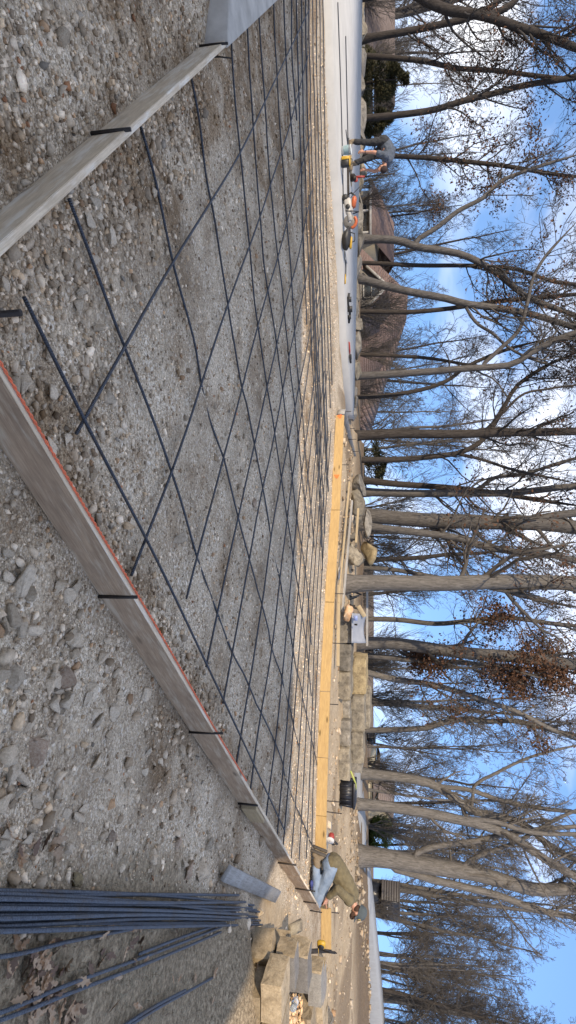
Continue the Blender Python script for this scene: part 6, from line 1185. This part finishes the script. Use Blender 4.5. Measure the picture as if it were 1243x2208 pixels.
for s_ in (-1, 1): mb = MB(); mb.add(I2[0] * np.array([0.006, 0.013, 0.008]) + hd + np.array([0.084, s_ * 0.034, 0.002]), f3=I2[1]); mb.build('eye', EYE_M, e, True)
lab(e, 'kneeling man in an olive jacket, blue jeans and slate cap, hand on his thigh', 'person')
# --- man bending over on the slab, facing right
Bp = S(753, 330); e = empty('person', (Bp[0], Bp[1], TZ), -0.12); TEE = cloth('grey_blue_tee', (0.085, 0.105, 0.14), (0.06, 0.075, 0.10)); PANT = cloth('dark_grey_trousers', (0.035, 0.036, 0.04), (0.024, 0.025, 0.028))
hipL, hipR = (-0.13, 0.09, 0.86), (-0.13, -0.09, 0.86); knL, knR = (0.10, 0.12, 0.50), (-0.13, -0.11, 0.48); anL, anR = (0.20, 0.13, 0.10), (-0.21, -0.11, 0.10)
shL, shR = (0.32, 0.18, 0.90), (0.32, -0.18, 0.90); elR, wrR = (0.22, -0.21, 0.62), (0.16, -0.18, 0.39); elL, wrL = (0.42, 0.2, 0.64), (0.40, 0.14, 0.42); kR, kL = (0.145, -0.18, 0.30), (0.39, 0.13, 0.33); hd = np.array([0.52, 0.0, 0.83])
body = [((-0.12, 0, 0.88), (0.1, 0, 0.97), 0.13, 0.135), ((0.1, 0, 0.97), (0.30, 0, 0.93), 0.14, 0.125), (shL, shR, 0.07, 0.07), (shR, elR, 0.054, 0.044), (elR, wrR, 0.042, 0.028), (shL, elL, 0.054, 0.044), (elL, wrL, 0.042, 0.028), (hipL, knL, 0.085, 0.06), (hipR, knR, 0.085, 0.06), (knL, anL, 0.055, 0.04), (knR, anR, 0.055, 0.04), ((0.32, 0, 0.91), (0.43, 0, 0.87), 0.06, 0.056), ((0.43, 0, 0.87), tuple(hd), 0.055, 0.06),
        (tuple(hd), (0.085, 0.076, 0.105)), (tuple(hd + [0.02, 0, -0.07]), (0.055, 0.052, 0.05)), (tuple(hd + [0.06, 0, -0.07]), tuple(hd + [0.07, 0, -0.085]), 0.014, 0.012), (tuple(hd + [-0.02, -0.078, -0.03]), (0.02, 0.012, 0.03)), (tuple(hd + [-0.02, 0.078, -0.03]), (0.02, 0.012, 0.03))] + hand(wrR, kR, (1, 0, 0)) + hand(wrL, kL, (1, 0, 0))
blob('body', body, SKIN, e, 0.0085, 4)
blob('t_shirt', [((-0.13, 0, 0.89), (0.08, 0, 0.985), 0.148, 0.158), ((0.08, 0, 0.985), (0.29, 0, 0.945), 0.16, 0.145), (shL, shR, 0.088, 0.088), (shR, (0.26, -0.20, 0.73), 0.076, 0.074), (shL, (0.37, 0.195, 0.76), 0.076, 0.07)], TEE, e, 0.011, 4, 0.5, 0.04)
blob('trousers', [((-0.15, -0.07, 0.85), (-0.15, 0.07, 0.85), 0.142, 0.142), (hipL, knL, 0.108, 0.08), (hipR, knR, 0.108, 0.08), (knL, (0.18, 0.13, 0.17), 0.078, 0.065), (knR, (-0.195, -0.11, 0.17), 0.078, 0.065)], PANT, e, 0.011, 4, 0.5, 0.035)
for an in (anL, anR):
    a = np.array(an); o = blob('boot', [(tuple(a + [0, 0, 0.06]), tuple(a + [0, 0, -0.03]), 0.056, 0.055), (tuple(a + [0.0, 0, -0.05]), tuple(a + [0.15, 0, -0.06]), 0.048, 0.042)], BOOT, e, 0.010, 3); mb = MB(); mb.box(a + [0.06, 0, -0.092], (0.29, 0.095, 0.018), None, 0.008); mb.build('sole', SOLE, o, True)
mb = MB(); mb.lathe([(0.034, -0.012), (0.036, 0), (0.034, 0.012)], (0, 0, 0), 14); o = mb.build('wrist_watch', BLK, e, True); o.location = (0.165, -0.183, 0.42)
blob('hair', [(tuple(hd + [0.025, 0, 0.02]), (0.088, 0.088, 0.095))], plain('dark_knit_cap', (0.045, 0.028, 0.026), 0.95), e, 0.009, 2)
lab(e, 'man in a grey blue shirt and dark trousers bending over on the slab', 'person')
